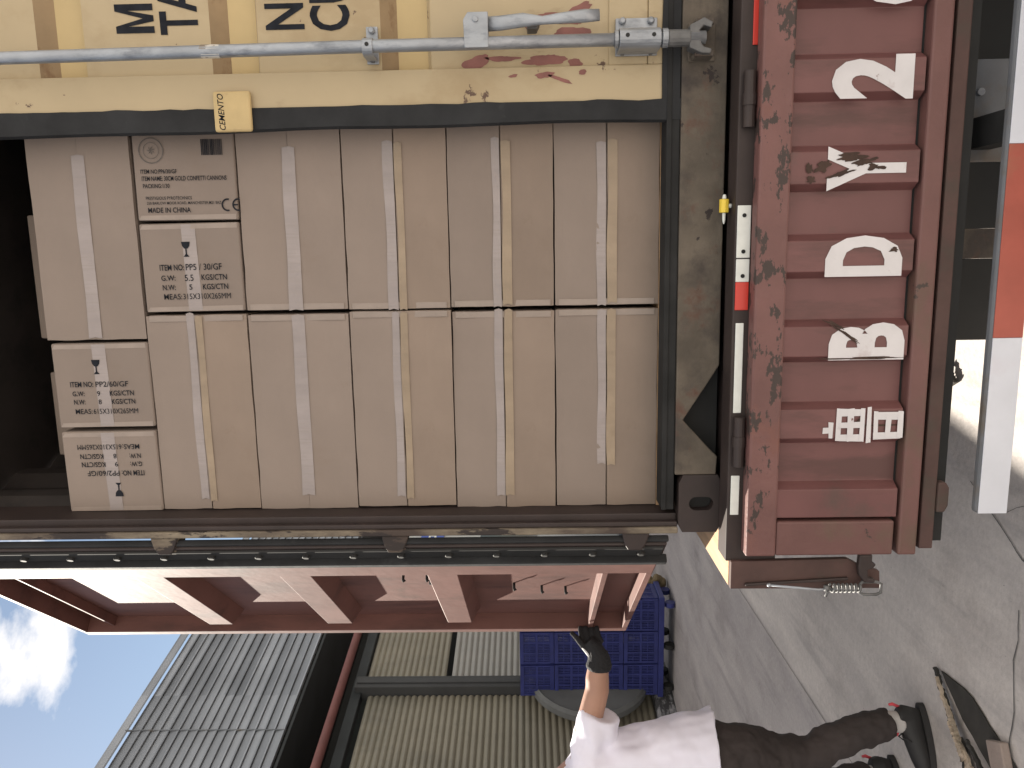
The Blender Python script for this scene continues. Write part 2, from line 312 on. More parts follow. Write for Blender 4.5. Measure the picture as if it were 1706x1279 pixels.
# black plug paints in the shade inside the casting hole
# rear sill, with the notch openings
poly=[(.129,1.052),(.184,1.049),(.20,1.066),(.294,1.151),(.425,1.068),(.455,1.05),(1.885,1.05),(1.915,1.068),(2.046,1.151),(2.14,1.066),(2.156,1.049),(2.211,1.052),(2.211,1.172),(.129,1.172)]
b=MB(); b.prism(poly,-.1,-.03); cbuild(b,'rear_sill',M['olive'],bevel=.003)
b=MB(); b.box(.02,2.32,-.092,.0,1.173,1.209); b.box(.02,2.32,-.097,-.0925,1.196,1.2105); cbuild(b,'door_threshold',M['steel'],bevel=.004)
b=MB(); b.box(.13,2.21,-.03,.03,1.037,1.17); cbuild(b,'sill_back_plate',M['black'])
# left & right rear posts: outer strip (weathered) and inner jamb
b=MB(); b.box(XL-.004,-.031,-.106,.06,1.161,3.5); cbuild(b,'corner_post',M['postpaint'],bevel=.004)
b=MB(); b.box(-.0305,.003,-.075,.06,1.161,3.5); b.box(-.0305,-.016,-.098,-.0755,1.161,3.5); cbuild(b,'door_jamb',M['maroon'],bevel=.003)
b=MB(); b.box(2.36,XR+.004,-.106,.06,1.161,3.5); cbuild(b,'corner_post',M['yellow'],bevel=.004)
b=MB(); b.box(XL,XR,-.1,.06,3.501,3.62); cbuild(b,'door_header',M['yellow'],bevel=.004)
# side walls (corrugated), roof, floor, front wall
def corr_wall(x,sgn,z0,z1,y0,y1,m,name,d=.036):
    b=MB(); y=y0; pts=[]
    while y<y1:
        for dy,dx in ((0,0),(.072,0),(.14,1),(.212,1)): pts.append((y+dy,x+sgn*d*dx))
        y+=.28
    pts=[p for p in pts if p[0]<=y1]
    v=[(px,py,z) for py,px in pts for z in (z0,z1)]
    n=len(pts); v2=[(px-sgn*.004,py,z) for py,px in pts for z in (z0,z1)]
    f=[(2*i,2*i+1,2*i+3,2*i+2) for i in range(n-1)]
    b.add(v,f); b.add(v2,f); cbuild(b,name,m)
corr_wall(-.042,1,1.2,3.55,.06,5.96,M['inner'],'side_wall')
corr_wall(2.386,-1,1.2,3.55,.06,5.96,M['inner'],'side_wall')
b=MB(); b.box(XL,XL+.05,.071,5.96,1.04,1.1995); b.box(XR-.05,XR,.071,5.96,1.04,1.1995); cbuild(b,'side_rail',M['maroon'])
b=MB(); b.box(XL+.051,XR-.051,.001,5.95,1.18,1.2095); cbuild(b,'container_floor',M['wood'])
b=MB(); b.box(XL,XR,.061,5.96,3.56,3.60); cbuild(b,'container_roof',M['inner'])
b=MB(); b.box(XL,XR,5.965,6.0,1.04,3.6); cbuild(b,'front_wall',M['inner'])
# hinge lugs on the left post
for z in (2.715,2.01,1.285):
    b=MB(); b.prism([(-.105,z-.018),(-.085,z-.03),(-.052,z-.042),(-.0515,z+.042),(-.085,z+.034),(-.105,z+.022)],-.10,-.02)
    b.tube([(-.098,-.075,z-.03),(-.098,-.075,z+.03)],.014,12)
    cbuild(b,'hinge',M['postpaint'] if z>1.5 else M['maroon'],bevel=.004)
# ---------- right door, closed
yd=-.088
grooves=[(2.946,2.813),(2.461,2.33),(1.991,1.854)]
b=MB()
# profile (y,z) of the corrugated panel, from bottom to top, extruded in x
prof=[(yd+.012,1.225)]
for zt,zb in grooves[::-1]:
    prof+= [(yd+.012,zb),(yd+.042,zb+.012),(yd+.042,zt-.042),(yd+.012,zt)]
prof+=[(yd+.012,3.44)]
x0,x1=1.275,2.26; v=[];f=[];mi=[]
for y,z in prof: v+= [(x0,y,z),(x1,y,z)]
for i in range(len(prof)-1): f.append((2*i,2*i+1,2*i+3,2*i+2))
b.add(v,f); b.box(x0,x1,-.04,-.035,1.23,3.43)
rd=cbuild(b,'right_door',[M['yellow'],M['yellow_shade'],M['yellow_dull']])
rd['label']='closed yellow corrugated door leaf with black weight lettering'
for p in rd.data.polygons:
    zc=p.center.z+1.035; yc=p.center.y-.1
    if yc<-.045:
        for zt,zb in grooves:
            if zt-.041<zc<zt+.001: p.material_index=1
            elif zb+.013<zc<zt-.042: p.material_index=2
b=MB(); b.box(1.186,1.285,yd-.002,-.035,1.222,3.45); b.box(2.26,2.34,yd-.002,-.035,1.222,3.45)
b.box(1.2851,2.2599,yd-.0015,-.035,1.2221,1.262); b.box(1.2851,2.2599,yd-.0015,-.035,3.40,3.45)
b.box(1.2851,2.2599,yd+.0045,-.03,1.2625,1.368)
cbuild(b,'door_frame',M['yellow'],parent=rd,bevel=.003)
# gasket: slightly wavy rubber lip round the leaf
b=MB(); n=60; v=[];f=[]
for i in range(n+1):
    z=1.172+(3.46-1.172)*i/n; e=1.129+.004*mnoise.noise(Vector((z*3,1,2)))+(.006*math.sin(z*1.3)); r_=1.192+.006*max(0,mnoise.noise(Vector((z*9,4,2))))+.003*mnoise.noise(Vector((z*40,4,2)))
    v+= [(e,-.080,z),(e+.006,-.093,z),(r_,-.0945,z),(r_,-.06,z)]
for i in range(n):
    for j in range(3): f.append((4*i+j,4*i+j+1,4*i+j+5,4*i+j+4))
b.add(v,f); cbuild(b,'door_gasket',M['rubber'],parent=rd)
b=MB(); v=[];f=[]; n=60
for i in range(n+1):
    x=1.1925+(2.345-1.1925)*i/n; t=1.224+.005*mnoise.noise(Vector((x*12,4,9))); v+= [(x,-.060,1.172),(x,-.0935,1.175),(x,-.0955,t),(x,-.06,t)]
for i in range(n):
    for j in range(3): f.append((4*i+j,4*i+j+1,4*i+j+5,4*i+j+4))
b.add(v,f); cbuild(b,'bottom_gasket',M['rubber'],parent=rd)
# lock rod and hardware
b=MB(); b.tube([(1.331,-.165,1.125),(1.329,-.163,2.0),(1.322,-.16,3.0),(1.320,-.16,3.62)],.0165,18); cbuild(b,'lock_rod',M['galv'],parent=rd,smooth=True)
b=MB()
v=[];f=[];n=14
for i in range(n+1):
    t=math.pi*2*i/n; 
    for z in (2.405,2.455): 
        v.append((1.3262+.0176*math.cos(t),-.1605+.0176*math.sin(t),z+.004*mnoise.noise(Vector((i,z*50,0)))))
for i in range(n): f.append((2*i,2*i+1,2*i+3,2*i+2))
b.add(v,f); cbuild(b,'worn_tape_band',mat('torn_foil_tape',(.62,.60,.56),.4,metal=.3,var=.15,vscale=30,chips=((.25,.21,.17),.5,25,(1,1,1))),parent=rd)
def saddle(z0,z1,xc,hw,rr,nm='rod_bracket',bolts=()):
    b=MB(); b.box(xc-hw+.02,xc+hw+.02,yd-.012,yd-.003,z0,z1)
    pr=[]; n=10
    for i in range(n+1):
        t=math.pi*i/n; pr.append((xc+rr*math.cos(t),-.160-rr*math.sin(t)))
    pr=[(xc+rr,yd-.0125)]+pr+[(xc-rr,yd-.0125)]
    inn=[(xc+(x-xc)*.86,y if y>=-.16 else -.16+(y+.16)*.86) for x,y in pr]
    v=[(x,y,z) for z in (z0+.002,z1-.002) for x,y in pr+inn]; m_=len(pr); N_=2*m_
    for i in range(m_-1):
        b.f.append(None) if False else None
    f=[]
    for i in range(m_-1):
        f+= [(i,i+1,N_+i+1,N_+i),(m_+i,m_+i+1,N_+m_+i+1,N_+m_+i),(i,i+1,m_+i+1,m_+i),(N_+i,N_+i+1,N_+m_+i+1,N_+m_+i)]
    b.add(v,f); o=cbuild(b,nm,M['galv'],parent=rd,bevel=.0025)
    for (bx,bz,kind) in bolts:
        q=MB(); q.tube([(bx,yd-.0125,bz),(bx,yd-.021,bz),(bx,yd-.024,bz)],[.0095,.0095,.006],10); q.build('rivet',M['galvdark'] if kind else M['galv']).name
        oo=bpy.data.objects[-1] if False else None
    return o
def saddle2(z0,z1,xc,hw,rr,bolts,nm='rod_bracket'):
    o=saddle(z0,z1,xc,hw,rr,nm)
    for (bx,bz) in bolts: bx+=.02; q=MB(); q.tube([(bx,yd-.0125,bz),(bx,yd-.021,bz),(bx,yd-.0245,bz)],[.0095,.0095,.006],10); cbuild(q,'rivet',M['galvdark'] if bx<xc+.02 else M['galv'],parent=rd)
    for bz in ({2:[(z0+z1)/2],4:[z0+.022,z1-.022]}[len(bolts)]): pass
    for bz in ({2:[(z0+z1)/2],4:[z0+.022,z1-.022]}[len(bolts)]): h=MB(); h.tube([(xc+.003,-.160-rr+.002,bz),(xc+.003,-.160-rr-.0012,bz)],.0055,10); cbuild(h,'grease_hole',M['black'],parent=rd)
saddle2(1.995,2.027,1.327,.048,.023,[(1.327-.037,2.011),(1.327+.037,2.011)])
saddle2(1.240,1.352,1.333,.048,.026,[(1.333-.039,1.258),(1.333+.039,1.258),(1.333-.039,1.334),(1.333+.039,1.334)])
b=MB(); b.tube([(1.332,-.163,1.224),(1.332,-.163,1.238)],.024,16); cbuild(b,'rod_collar',M['galv'],parent=rd); b=MB(); b.tube([(1.332,-.163,1.353),(1.332,-.163,1.362)],.022,16); cbuild(b,'rod_collar',M['galv'],parent=rd,smooth=False)
# cam and keeper
b=MB(); b.tube([(1.331,-.163,1.223),(1.331,-.163,1.165)],.0215,14)
b.prism([(1.304,1.168),(1.360,1.168),(1.368,1.150),(1.378,1.131),(1.366,1.108),(1.352,1.112),(1.358,1.132),(1.346,1.143),(1.332,1.128),(1.318,1.140),(1.306,1.131),(1.300,1.110),(1.288,1.113),(1.290,1.136)],-.178,-.135)
cbuild(b,'cam_end',M['galvdark'],parent=rd,bevel=.003)
b=MB(); b.box(1.286,1.300,-.16,-.1005,1.100,1.150); b.box(1.366,1.380,-.16,-.1005,1.100,1.150); b.box(1.284,1.382,-.108,-.1006,1.085,1.158); cbuild(b,'cam_keeper',M['olive'],bevel=.003)
# handle
b=MB(); b.prism([(1.315,1.692),(1.315,1.755),(1.385,1.757),(1.403,1.745),(1.403,1.692)],-.182,-.172); b.prism([(1.345,1.692),(1.345,1.755),(1.385,1.757),(1.403,1.745),(1.403,1.692)],-.150,-.142)
b.tube([(1.385,-.186,1.725),(1.385,-.138,1.725)],.008,12)
cbuild(b,'handle_hub',M['galv'],parent=rd,bevel=.002)
b=MB(); b.tube([(1.377,-.162,1.70),(1.378,-.165,1.66),(1.383,-.17,1.60),(1.381,-.17,1.55),(1.385,-.172,1.50),(1.389,-.172,1.44),(1.391,-.170,1.402)],[(.019,.011),(.019,.011),(.018,.010),(.011,.008),(.014,.010),(.017,.009),(.015,.008)],12)
cbuild(b,'door_handle',M['galv'],parent=rd,smooth=True)
b=MB(); b.prism([(1.366,1.59),(1.395,1.592),(1.398,1.575),(1.384,1.556),(1.366,1.565)],-.15,-.1); cbuild(b,'handle_catch',M['galvdark'],parent=rd,bevel=.002)
# overlap plate with hand writing
b=MB(); b.box(1.128,1.236,-.110,-.0965,2.352,2.457); o=cbuild(b,'overlap_plate',mat('plate_yellow',(.52,.39,.19),.6,var=.1,vscale=9,bump=.3,bscale=20,second=((.24,.14,.08),.60,9,(1,1,1)),chips=((.10,.06,.04),.66,16,(1,1,1))),parent=rd,bevel=.008)
b=MB(); v,f=text_geo('CEMENTO',.096,.017,bold=.012,shear=.25); b.add(v,f,frame((1.133,-.1105,2.425),(1,0,.02),(0,0,1))); cbuild(b,'handwriting',M['ink'],parent=rd)
# weight lettering
b=MB()
for s,x,z,h in [('MAX GROSS',1.399,2.614,.106),('TARE',1.393,2.492,.106),('NET',1.399,2.199,.107),('CU CAP',1.393,2.073,.110)]:
    if s=='MAX GROSS':
        q=h/.7; W_=.50; t_=.115
        v=[(0,0),(t_,0),(t_,.47),(W_/2-.05,0),(W_/2+.05,0),(W_-t_,.47),(W_-t_,0),(W_,0),(W_,.7),(W_-.12,.7),(W_/2,.20),(.12,.7),(0,.7)]
        b=MB(); b.add([(x_*q,z_*q,0) for x_,z_ in v],[tuple(range(len(v)))],frame((x,yd+.0105,z),(1,0,.012),(0,0,1))); cbuild(b,'weight_lettering',M['ink'],parent=rd)
        s='AX.GROSS'; x+=.62*q
    v,f=text_geo(s,None,h,bold=.022); v=[Vector((p.x*.68,p.y,0)) for p in v]; b=MB(); b.add(v,f,frame((x,yd+.0105,z),(1,0,.012),(0,0,1))); cbuild(b,'weight_lettering',M['ink'],parent=rd)
# primer smears
RG=1
def blob(cx,cz,rx,rz,seed,y,ang=0):
    b=MB(); n=36; pts=[]
    for i in range(n):
        t=2*math.pi*i/n; k=1+RG*.38*mnoise.noise(Vector((math.cos(t)*1.3+seed,math.sin(t)*1.3,seed)))+RG*.16*mnoise.noise(Vector((math.cos(t)*6,math.sin(t)*6,seed)))
        dx,dz=rx*k*math.cos(t),rz*k*math.sin(t); pts.append((cx+dx*math.cos(ang)-dz*math.sin(ang),y,cz+dx*math.sin(ang)+dz*math.cos(ang)))
    b.add([(cx,y,cz)]+pts,[(0,i+1,(i+1)%n+1) for i in range(n)]); return b
q=MB()
for k,(cx,cz,rx,rz,a,y) in enumerate([(1.303,1.73,.018,.035,.3,0),(1.31,1.66,.008,.045,0,0),(1.305,1.54,.016,.055,.05,0),(1.40,1.58,.018,.02,.3,0),(1.412,1.50,.012,.06,-.2,0),(1.43,1.45,.012,.04,.5,0),(1.372,1.47,.014,.05,.1,0),(1.283+.012,1.46,.012,.02,0,0)]):
    cbuild(blob(cx,cz,rx,rz,k*3.7,yd+.0108,a),'primer_smear',M['redsmear'],parent=rd)
for k,(cx,cz,rx,rz,a) in enumerate([(1.262,1.545,.008,.025,.1),(1.25,1.50,.005,.035,-.35),(1.268,1.44,.007,.012,0),(1.262,1.63,.004,.012,.2)]):
    cbuild(blob(cx,cz,rx,rz,50+k*3.7,yd-.0032,a),'primer_smear',M['redsmear'],parent=rd)
# ---------- left door, swung open
ld=empty('left_door',(0,0,0)); ld.parent=ct; ld.location=(-.1-1.17,0,-1.035)
ang=math.atan2(.83,-.68); ld.rotation_euler=(0,0,ang)
ld['label']='open door leaf seen from inside, faded pink paint in the sun'
# local: x along the leaf from hinge to free edge, +y = inner face side (towards the camera) , z = world height
def L(b,name,m,parent=ld,**k): return b.build(name,m,parent,**k)
REC=-.066
b=MB(); b.box(.10,1.13,REC-.004,REC,1.205,3.515)
ribs=[(2.93,2.83),(2.44,2.335),(1.945,1.845)]
for zt,zb in ribs:
    # trapezoid rib: flat face proud of the panel, with sloping flanks
    xe=.955
    v=[(.26,REC+.0005,zt+.03),(.26,-.002,zt),(.26,-.002,zb),(.26,REC+.0005,zb-.03),(xe+.012,REC+.0005,zt+.03),(xe,-.002,zt-.002),(xe,-.002,zb+.002),(xe+.012,REC+.0005,zb-.03)]
    b.add(v,[(0,1,5,4),(1,2,6,5),(2,3,7,6),(4,5,6,7),(0,3,2,1)])
L(b,'door_panel',M['pink'],bevel=.004)
b=MB(); b.box(.118,.26,-.070,0,1.2,3.52); L(b,'hinge_stile',M['pink'],bevel=.004)
b=MB(); b.box(1.072,1.125,-.070,0,1.2,3.52); L(b,'free_stile',M['pink'],bevel=.003)
b=MB(); b.box(.2605,1.0715,-.069,0,3.50,3.519); b.box(.2605,1.0715,REC,REC+.040,3.385,3.395); L(b,'top_rail',M['pink'],bevel=.002)
b=MB(); b.box(.2605,1.0715,-.069,-.001,1.2005,1.222); b.box(.2605,1.0715,-.065,-.001,1.346,1.366); L(b,'bottom_rail',M['pink'],bevel=.002)
# hinge side edge with gasket retainer strip
b=MB(); b.box(.0,.117,-.042,-.012,1.19,3.53); L(b,'hinge_edge',M['maroon'],bevel=.004)
b=MB(); b.box(.083,.112,-.0115,.016,1.18,3.53); b.box(-.012,-.0005,-.040,-.02,1.185,3.53); L(b,'edge_gasket',M['rubber'],bevel=.004)
b=MB(); b.box(.010,.078,-.0115,-.004,1.20,3.53); L(b,'gasket_strip',mat('dull_strip',(.04,.04,.04),.9,spec=.08,var=.2),bevel=.001)
z=1.265
while z<3.5:
    b=MB(); b.tube([(.044,-.004,z),(.044,.003,z),(.044,.006,z)],[.012,.012,.009],8); L(b,'bolt',M['black']); z+=.147
for s_,z_ in [(.60,1.665),(.64,1.562),(.655,1.472),(.47,2.06),(.47,1.975)]:
    b=MB(); b.tube([(s_,REC,z_),(s_,REC+.020,z_),(s_+.004,REC+.027,z_-.004)],[.005,.005,.007],8); L(b,'lashing_hook',M['steel'],smooth=True)
b=MB(); b.tube([(.50,REC,1.965),(.50,REC+.028,1.965),(.50,REC+.03,1.94),(.50,REC+.028,1.915),(.50,REC,1.915)],.006,8); L(b,'lashing_ring',M['steel'],smooth=True)
b=MB(); b.box(.13,1.125,-.078,-.074,1.2,3.52); L(b,'outer_skin',M['yellow'])
# ------------------------------------------------------------------ cartons
GROUP='brown cartons stacked inside the container'
def flap_face(b,w_,h_,y0,sag,gap):
    """two flaps meeting in a horizontal seam, each bulging a little (x across, z up)"""
    nx,nz=10,6
    for s in (0,1):
        z0,z1=(0,h_/2-gap/2) if s==0 else (h_/2+gap/2,h_)
        v=[];f=[]
        for i in range(nx+1):
            for j in range(nz+1):
                u=i/nx; t=j/nz; z=z0+(z1-z0)*t
                q=(t if s==0 else 1-t)
                y=y0-sag*q*q*(1 if s==0 else .45)*(.7+.3*math.sin(math.pi*u))-.0026*mnoise.noise(Vector((u*3.1+w_*77+h_*991,z*9,s*3)))*min(1,6*t*(1-t)+.35)
                e=.0022*mnoise.noise(Vector((u*7,s*9+h_*500,2))) if j in (0,nz) else 0
                ed=.0025*mnoise.noise(Vector((z*20,u*9+h_*333,5))) if i in (0,nx) else 0
                v.append((w_*u+ed+(.0015 if i==0 else -.0015 if i==nx else 0),y,z+e))
        for i in range(nx):
            for j in range(nz): k=i*(nz+1)+j; f.append((k,k+nz+1,k+nz+2,k+1))
        b.add(v,f)
def long_carton(x,z,w_=.612,h_=.308,d_=.26,y=0,seed=0,split=True,t0=.03,t1=.03,tilt=0,label='',ends=(0,0),dy=0,warm_lit=True,sag=.005,soff=0):
    rnd=random.Random(seed); o=empty('carton',(x,y+dy,z)); o.rotation_euler=(rnd.uniform(-.004,.004),tilt+rnd.uniform(-.0022,.0022),rnd.uniform(-.007,.007)); tag(o,label,'carton',GROUP)
    b=MB(); b.box(0,w_,.014,d_,0,h_); L(b,'carton_body',M['card'] if seed%2 else M['card2'],o,bevel=.007,seg=3)
    b=MB(); flap_face(b,w_,h_,.0055,sag,.0035 if split else .0005)
    ob=L(b,'flaps',M['card'],o,smooth=False); ob['label']='pair of closed top flaps'; 
    sol=ob.modifiers.new('th','SOLIDIFY'); sol.thickness=.004; sol.offset=0
    # seam tape: two halves lie on the two flaps
    tw=.030; ob.data.materials.append(M['card2'])
    for p in ob.data.polygons:
        if p.center.z<h_/2: p.material_index=1 if warm_lit else 0  # lower flap tinted warmer, its different light put into the colour
    def half(nm,zz0,zz1,m,yy):
        q=MB(); v=[];f=[]; n=26; jit=rnd.uniform(-.006,.006); zc=rnd.uniform(-.002,.002)
        for i in range(n+1):
            u=i/n; xx=t0+(w_-t0-t1)*u; wob=.0018*math.sin(u*9+seed)+(jit*u if nm=='x' else jit*.4*math.sin(3*u+seed)); xx+=(0 if 0<i<n else rnd.uniform(-.006,.006))
            v+= [(xx,yy+.0006*rnd.uniform(-1,1),zz0+wob*.2),(xx+(0 if 0<i<n else .004),yy+.0006*rnd.uniform(-1,1),(zz0+zz1)/2+wob),(xx,yy+.0006*rnd.uniform(-1,1),zz1+wob)]
        for i in range(n):
            for j in range(2): k=3*i+j; f.append((k,k+3,k+4,k+1))
        q.add(v,f); L(q,nm,m,o)
    c=h_/2+soff
    if split:
        half('seam_tape',c+.0022,c+.0022+tw*rnd.uniform(.75,1.05),M['tape'],.0055-sag*.45-.0034)
        if warm_lit: half('seam_tape',c-.0022-tw*rnd.uniform(.65,.95),c-.0022,M['tape_lit'],.0055-sag-.0034)
    else:
        half('seam_tape',c-tw*.66,c+tw*.66,M['tape'],.0055-sag-.0034)
    for e,s in zip(ends,(0,1)):
        if e:
            q=MB(); x0=.002 if s==0 else w_-e-.002; 
            q.box(x0,x0+e,.0055-.0045,.0055-.0030,.01,h_-.01); L(q,'edge_tape',M['pale'],o,bevel=.0006)
    return o
rows=[0,.309,.6195,.928,1.236,1.546]
def lab(col,n): return f'brown carton with taped seam, {col}, {n}'
cL='in the left stack beside the dark door post'; cR='in the right stack beside the yellow door'
names=['at the very bottom','second from the bottom','third from the bottom','fourth from the bottom','fifth from the bottom']
for i in range(5):
    long_carton(.004+[.0,-.002,.004,-.001,.002][i],FZ+rows[i],seed=i,split=(i!=3),h_=[.305,.3065,.304,.304,.305][i],t0=[.13,.035,.03,.05,.028][i],t1=.002,label='long plain carton '+cL+', '+names[i],ends=(.0,.018),warm_lit=i<3 or i==4,sag=[.004,.006,.005,.003,.005][i],soff=[0,0,.002,0,.004][i])
o_=0
for i in range(4):
    long_carton(.624+[.002,.002,.0,.002][i],FZ+rows[i],seed=11+i,split=(i<3),h_=[.305,.3065,.304,.304][i],t0=.002,t1=[.142,.131,.128,.137][i],label='long plain carton '+cR+', '+['at the very bottom','second from the bottom','third from the bottom','fourth from the bottom'][i],ends=(.018,.0),warm_lit=i<3,sag=[.003,.006,.006,.004][i])
long_carton(.545,FZ+1.548,h_=.305,w_=.60,seed=21,split=False,t0=.002,t1=.06,label='long plain carton at the very top of the right stack',warm_lit=False,sag=.003,tilt=0)
# small end-on cartons. local face: a = downwards (-z) , b = to the right (+x)
def end_carton(x,z,w_=.262,h_=.300,seed=0,label='',lines=(),flip=False,draw=None,tape=True,y=0,lines2=None):
    rnd=random.Random(seed); o=empty('carton',(x,y,z)); o.rotation_euler=(0,rnd.uniform(-.006,.006),rnd.uniform(-.008,.008)); tag(o,label,'carton',GROUP)
    b=MB(); b.box(0,w_,0,.6,0,h_); L(b,'carton_body',M['card'],o,bevel=.006,seg=3)
    cx,cz=w_/2,h_/2
    if tape:
        q=MB(); v=[];f=[];n=16
        for i in range(n+1):
            zz=.0; xx=.004+(w_-.008)*i/n
            v+= [(xx,-.0012+.0005*rnd.uniform(-1,1),cz-.022+.004*i/n),(xx,-.0012,cz+.02+.004*i/n)]
        for i in range(n): f.append((2*i,2*i+2,2*i+3,2*i+1))
        q.add(v,f); L(q,'seam_tape',M['tape'],o)
    for xx in (.002,w_-.017):
        q=MB(); q.add([(xx,-.0009,.006),(xx+.015,-.0009,.006),(xx+.013,-.0009,h_-.012),(xx,-.0009,h_-.004)],[(0,1,2,3)]); L(q,'edge_tape',M['pale'],o)
    fr=(frame((cx,-.0026,cz),(0,0,-1),(1,0,0)) if not flip else frame((cx,-.0026,cz),(0,0,1),(-1,0,0)))
    p=MB()
    for (s,a,bb,wd,ht,bd) in lines:
        v,f=text_geo(s,wd,ht,bold=bd); p.add([q_+Vector((a,bb,0)) for q_ in v],f,fr)
    L(p,'printed_text',M['ink'],o)
    if lines2:
        p=MB()
        for (s,a,bb,wd,ht,bd) in lines2:
            v,f=text_geo(s,wd,ht,bold=bd); p.add([q_+Vector((a,bb,0)) for q_ in v],f,fr)
        L(p,'address_text',M['ink'],o)
    for nm,fn in (draw or []):
        g=MB(); fn(lambda pts: g.add([(q_[0],q_[1],0) for q_ in pts],[tuple(range(len(pts)))],fr)); L(g,nm,M['ink'],o)
    return o,fr
def glass(cx,cy,s):
    def d(strip):
        strip([(cx-.013*s,cy+.024*s),(cx-.011*s,cy+.012*s),(cx-.005*s,cy+.004*s),(cx+.005*s,cy+.004*s),(cx+.011*s,cy+.012*s),(cx+.013*s,cy+.024*s)])
        strip([(cx-.002*s,cy+.004*s),(cx-.002*s,cy-.012*s),(cx+.002*s,cy-.012*s),(cx+.002*s,cy+.004*s)])
        strip([(cx-.002*s,cy-.012*s),(cx-.009*s,cy-.020*s),(cx+.009*s,cy-.020*s),(cx+.002*s,cy-.012*s)])
    return d
k=1.87e-3; SH=-6
def T(s,x0,x1,y,h,cx,cy,bd=.012): return (s,(x0-cx)*k,(cy-y)*k,(x1-x0)*k,h*k,bd)
cx,cy=302,450
l1=[T('ITEM NO:',250,289,454,9.5,cx,cy),T('PP5 / 30/GF',292,350,454,10,cx,cy,.006),T('G.W:',251,274,470,8.5,cx,cy),T('5.5',289,303,471,10,cx,cy,.004),T('KGS/CTN',316,357,470,9,cx,cy),
    T('N.W:',252,273,485,8.5,cx,cy),T('5',295,300,485,8.5,cx,cy),T('KGS/CTN',317,358,485,9,cx,cy),T('MEAS:',253,282,500,9,cx,cy,.004),T('315X310X265MM',284,361,500,9,cx,cy,.001)]
end_carton(.628,FZ+rows[4]+.001,seed=1,lines=l1,draw=[('glass_symbol',glass((295-cx)*k,(cy-422)*k,1))],label='small printed carton marked PP5/30/GF with a wine glass symbol, in the right stack')
cx,cy=290,299
l2=[T('ITEM NO:PP6/30/GF',221,278,297,6.5,cx,cy,.01),T('ITEM NAME: 30CM GOLD CONFETTI CANNONS',222,356,308,7,cx,cy,.01),T('PACKING:1/30',223,265,319,6.5,cx,cy,.01),
    T('PRESTIGIOUS PYROTECHNICS',226,299,337,5,cx,cy,.004),T('250 BARLOW MOOR ROAD, MANCHESTER,M21 8AZ',227,345,345,5,cx,cy,.004),T('MADE IN CHINA',228,296,357,8,cx,cy,.012)]
def d2(strip):
    x=(319-cx)*k; e=(352-cx)*k; r_=random.Random(5)
    while x<e:
        w_=r_.choice([.0012,.002,.003]); strip([(x,(cy-270)*k),(x+w_,(cy-270)*k),(x+w_,(cy-246)*k),(x,(cy-246)*k)]); x+=w_+r_.choice([.0008,.0014])
def d3(strip):
    def arc(cx_,cy_,r0,r1,a0,a1,n=16):
        for i in range(n):
            a=a0+(a1-a0)*i/n; b_=a0+(a1-a0)*(i+1)/n
            strip([(cx_+r0*math.cos(a),cy_+r0*math.sin(a)),(cx_+r1*math.cos(a),cy_+r1*math.sin(a)),(cx_+r1*math.cos(b_),cy_+r1*math.sin(b_)),(cx_+r0*math.cos(b_),cy_+r0*math.sin(b_))])
    c1=(361-cx)*k; c2=(378-cx)*k; yy=(cy-346)*k
    c1+=SH*k; c2+=SH*k; arc(c1,yy,.014,.0185,R(75),R(285)); arc(c2,yy,.014,.0185,R(75),R(285)); strip([(c2-.016,yy-.002),(c2-.001,yy-.002),(c2-.001,yy+.002),(c2-.016,yy+.002)])
o,fr=end_carton(.628+.268,FZ+rows[4]+.001,w_=.262,seed=2,lines=l2[:3],lines2=l2[3:],draw=[('barcode',d2),('approval_mark',d3)],tape=False,label='small printed carton reading MADE IN CHINA with a barcode, beside the yellow door')
p=MB()
def st(pts): p.add([(q_[0],q_[1],0) for q_ in pts],[tuple(range(len(pts)))],fr)
ccx,ccy=(240-290)*k,(299-262)*k
for r0,r1 in ((.034,.037),(.022,.0235)):
    for i in range(28):
        a=2*math.pi*i/28;b_=2*math.pi*(i+1)/28; st([(ccx+r0*math.cos(a),ccy+r0*math.sin(a)),(ccx+r1*math.cos(a),ccy+r1*math.sin(a)),(ccx+r1*math.cos(b_),ccy+r1*math.sin(b_)),(ccx+r0*math.cos(b_),ccy+r0*math.sin(b_))])
for i in range(7):
    a=2*math.pi*i/7+.3; st([(ccx,ccy),(ccx+.013*math.cos(a),ccy+.013*math.sin(a)),(ccx+.007*math.cos(a+.5),ccy+.007*math.sin(a+.5))])
L(p,'round_emblem',M['inkfaint'],o)
cx,cy=148,638
l3=[T('ITEM NO:',94,132,640,9,cx,cy),T('PP2/60/GF',136,190,640,9,cx,cy,.006),T('G.W:',96,116,655,8,cx,cy),T('9',137,142,655,8,cx,cy,.004),T('KGS/CTN',158,198,655,8.5,cx,cy),
    T('N.W:',97,116,669,8,cx,cy),T('8',138,143,669,8,cx,cy,.004),T('KGS/CTN',160,199,669,8.5,cx,cy),T('MEAS:',98,126,685,8.5,cx,cy,.004),T('615X310X265MM',128,202,685,8.5,cx,cy,.001)]
end_carton(.275,FZ+rows[5]-.002,seed=3,w_=.262,h_=.299,lines=l3,draw=[('glass_symbol',glass((140-cx)*k,(cy-608)*k,1))],label='small printed carton marked PP2/60/GF on the left stack, touching the top right carton')
end_carton(.004,FZ+rows[5]-.002,seed=4,w_=.258,h_=.297,lines=l3,flip=True,draw=[('glass_symbol',glass((140-cx)*k,(cy-608)*k,1))],label='small printed carton with reversed print on the left stack, nearest the open door')
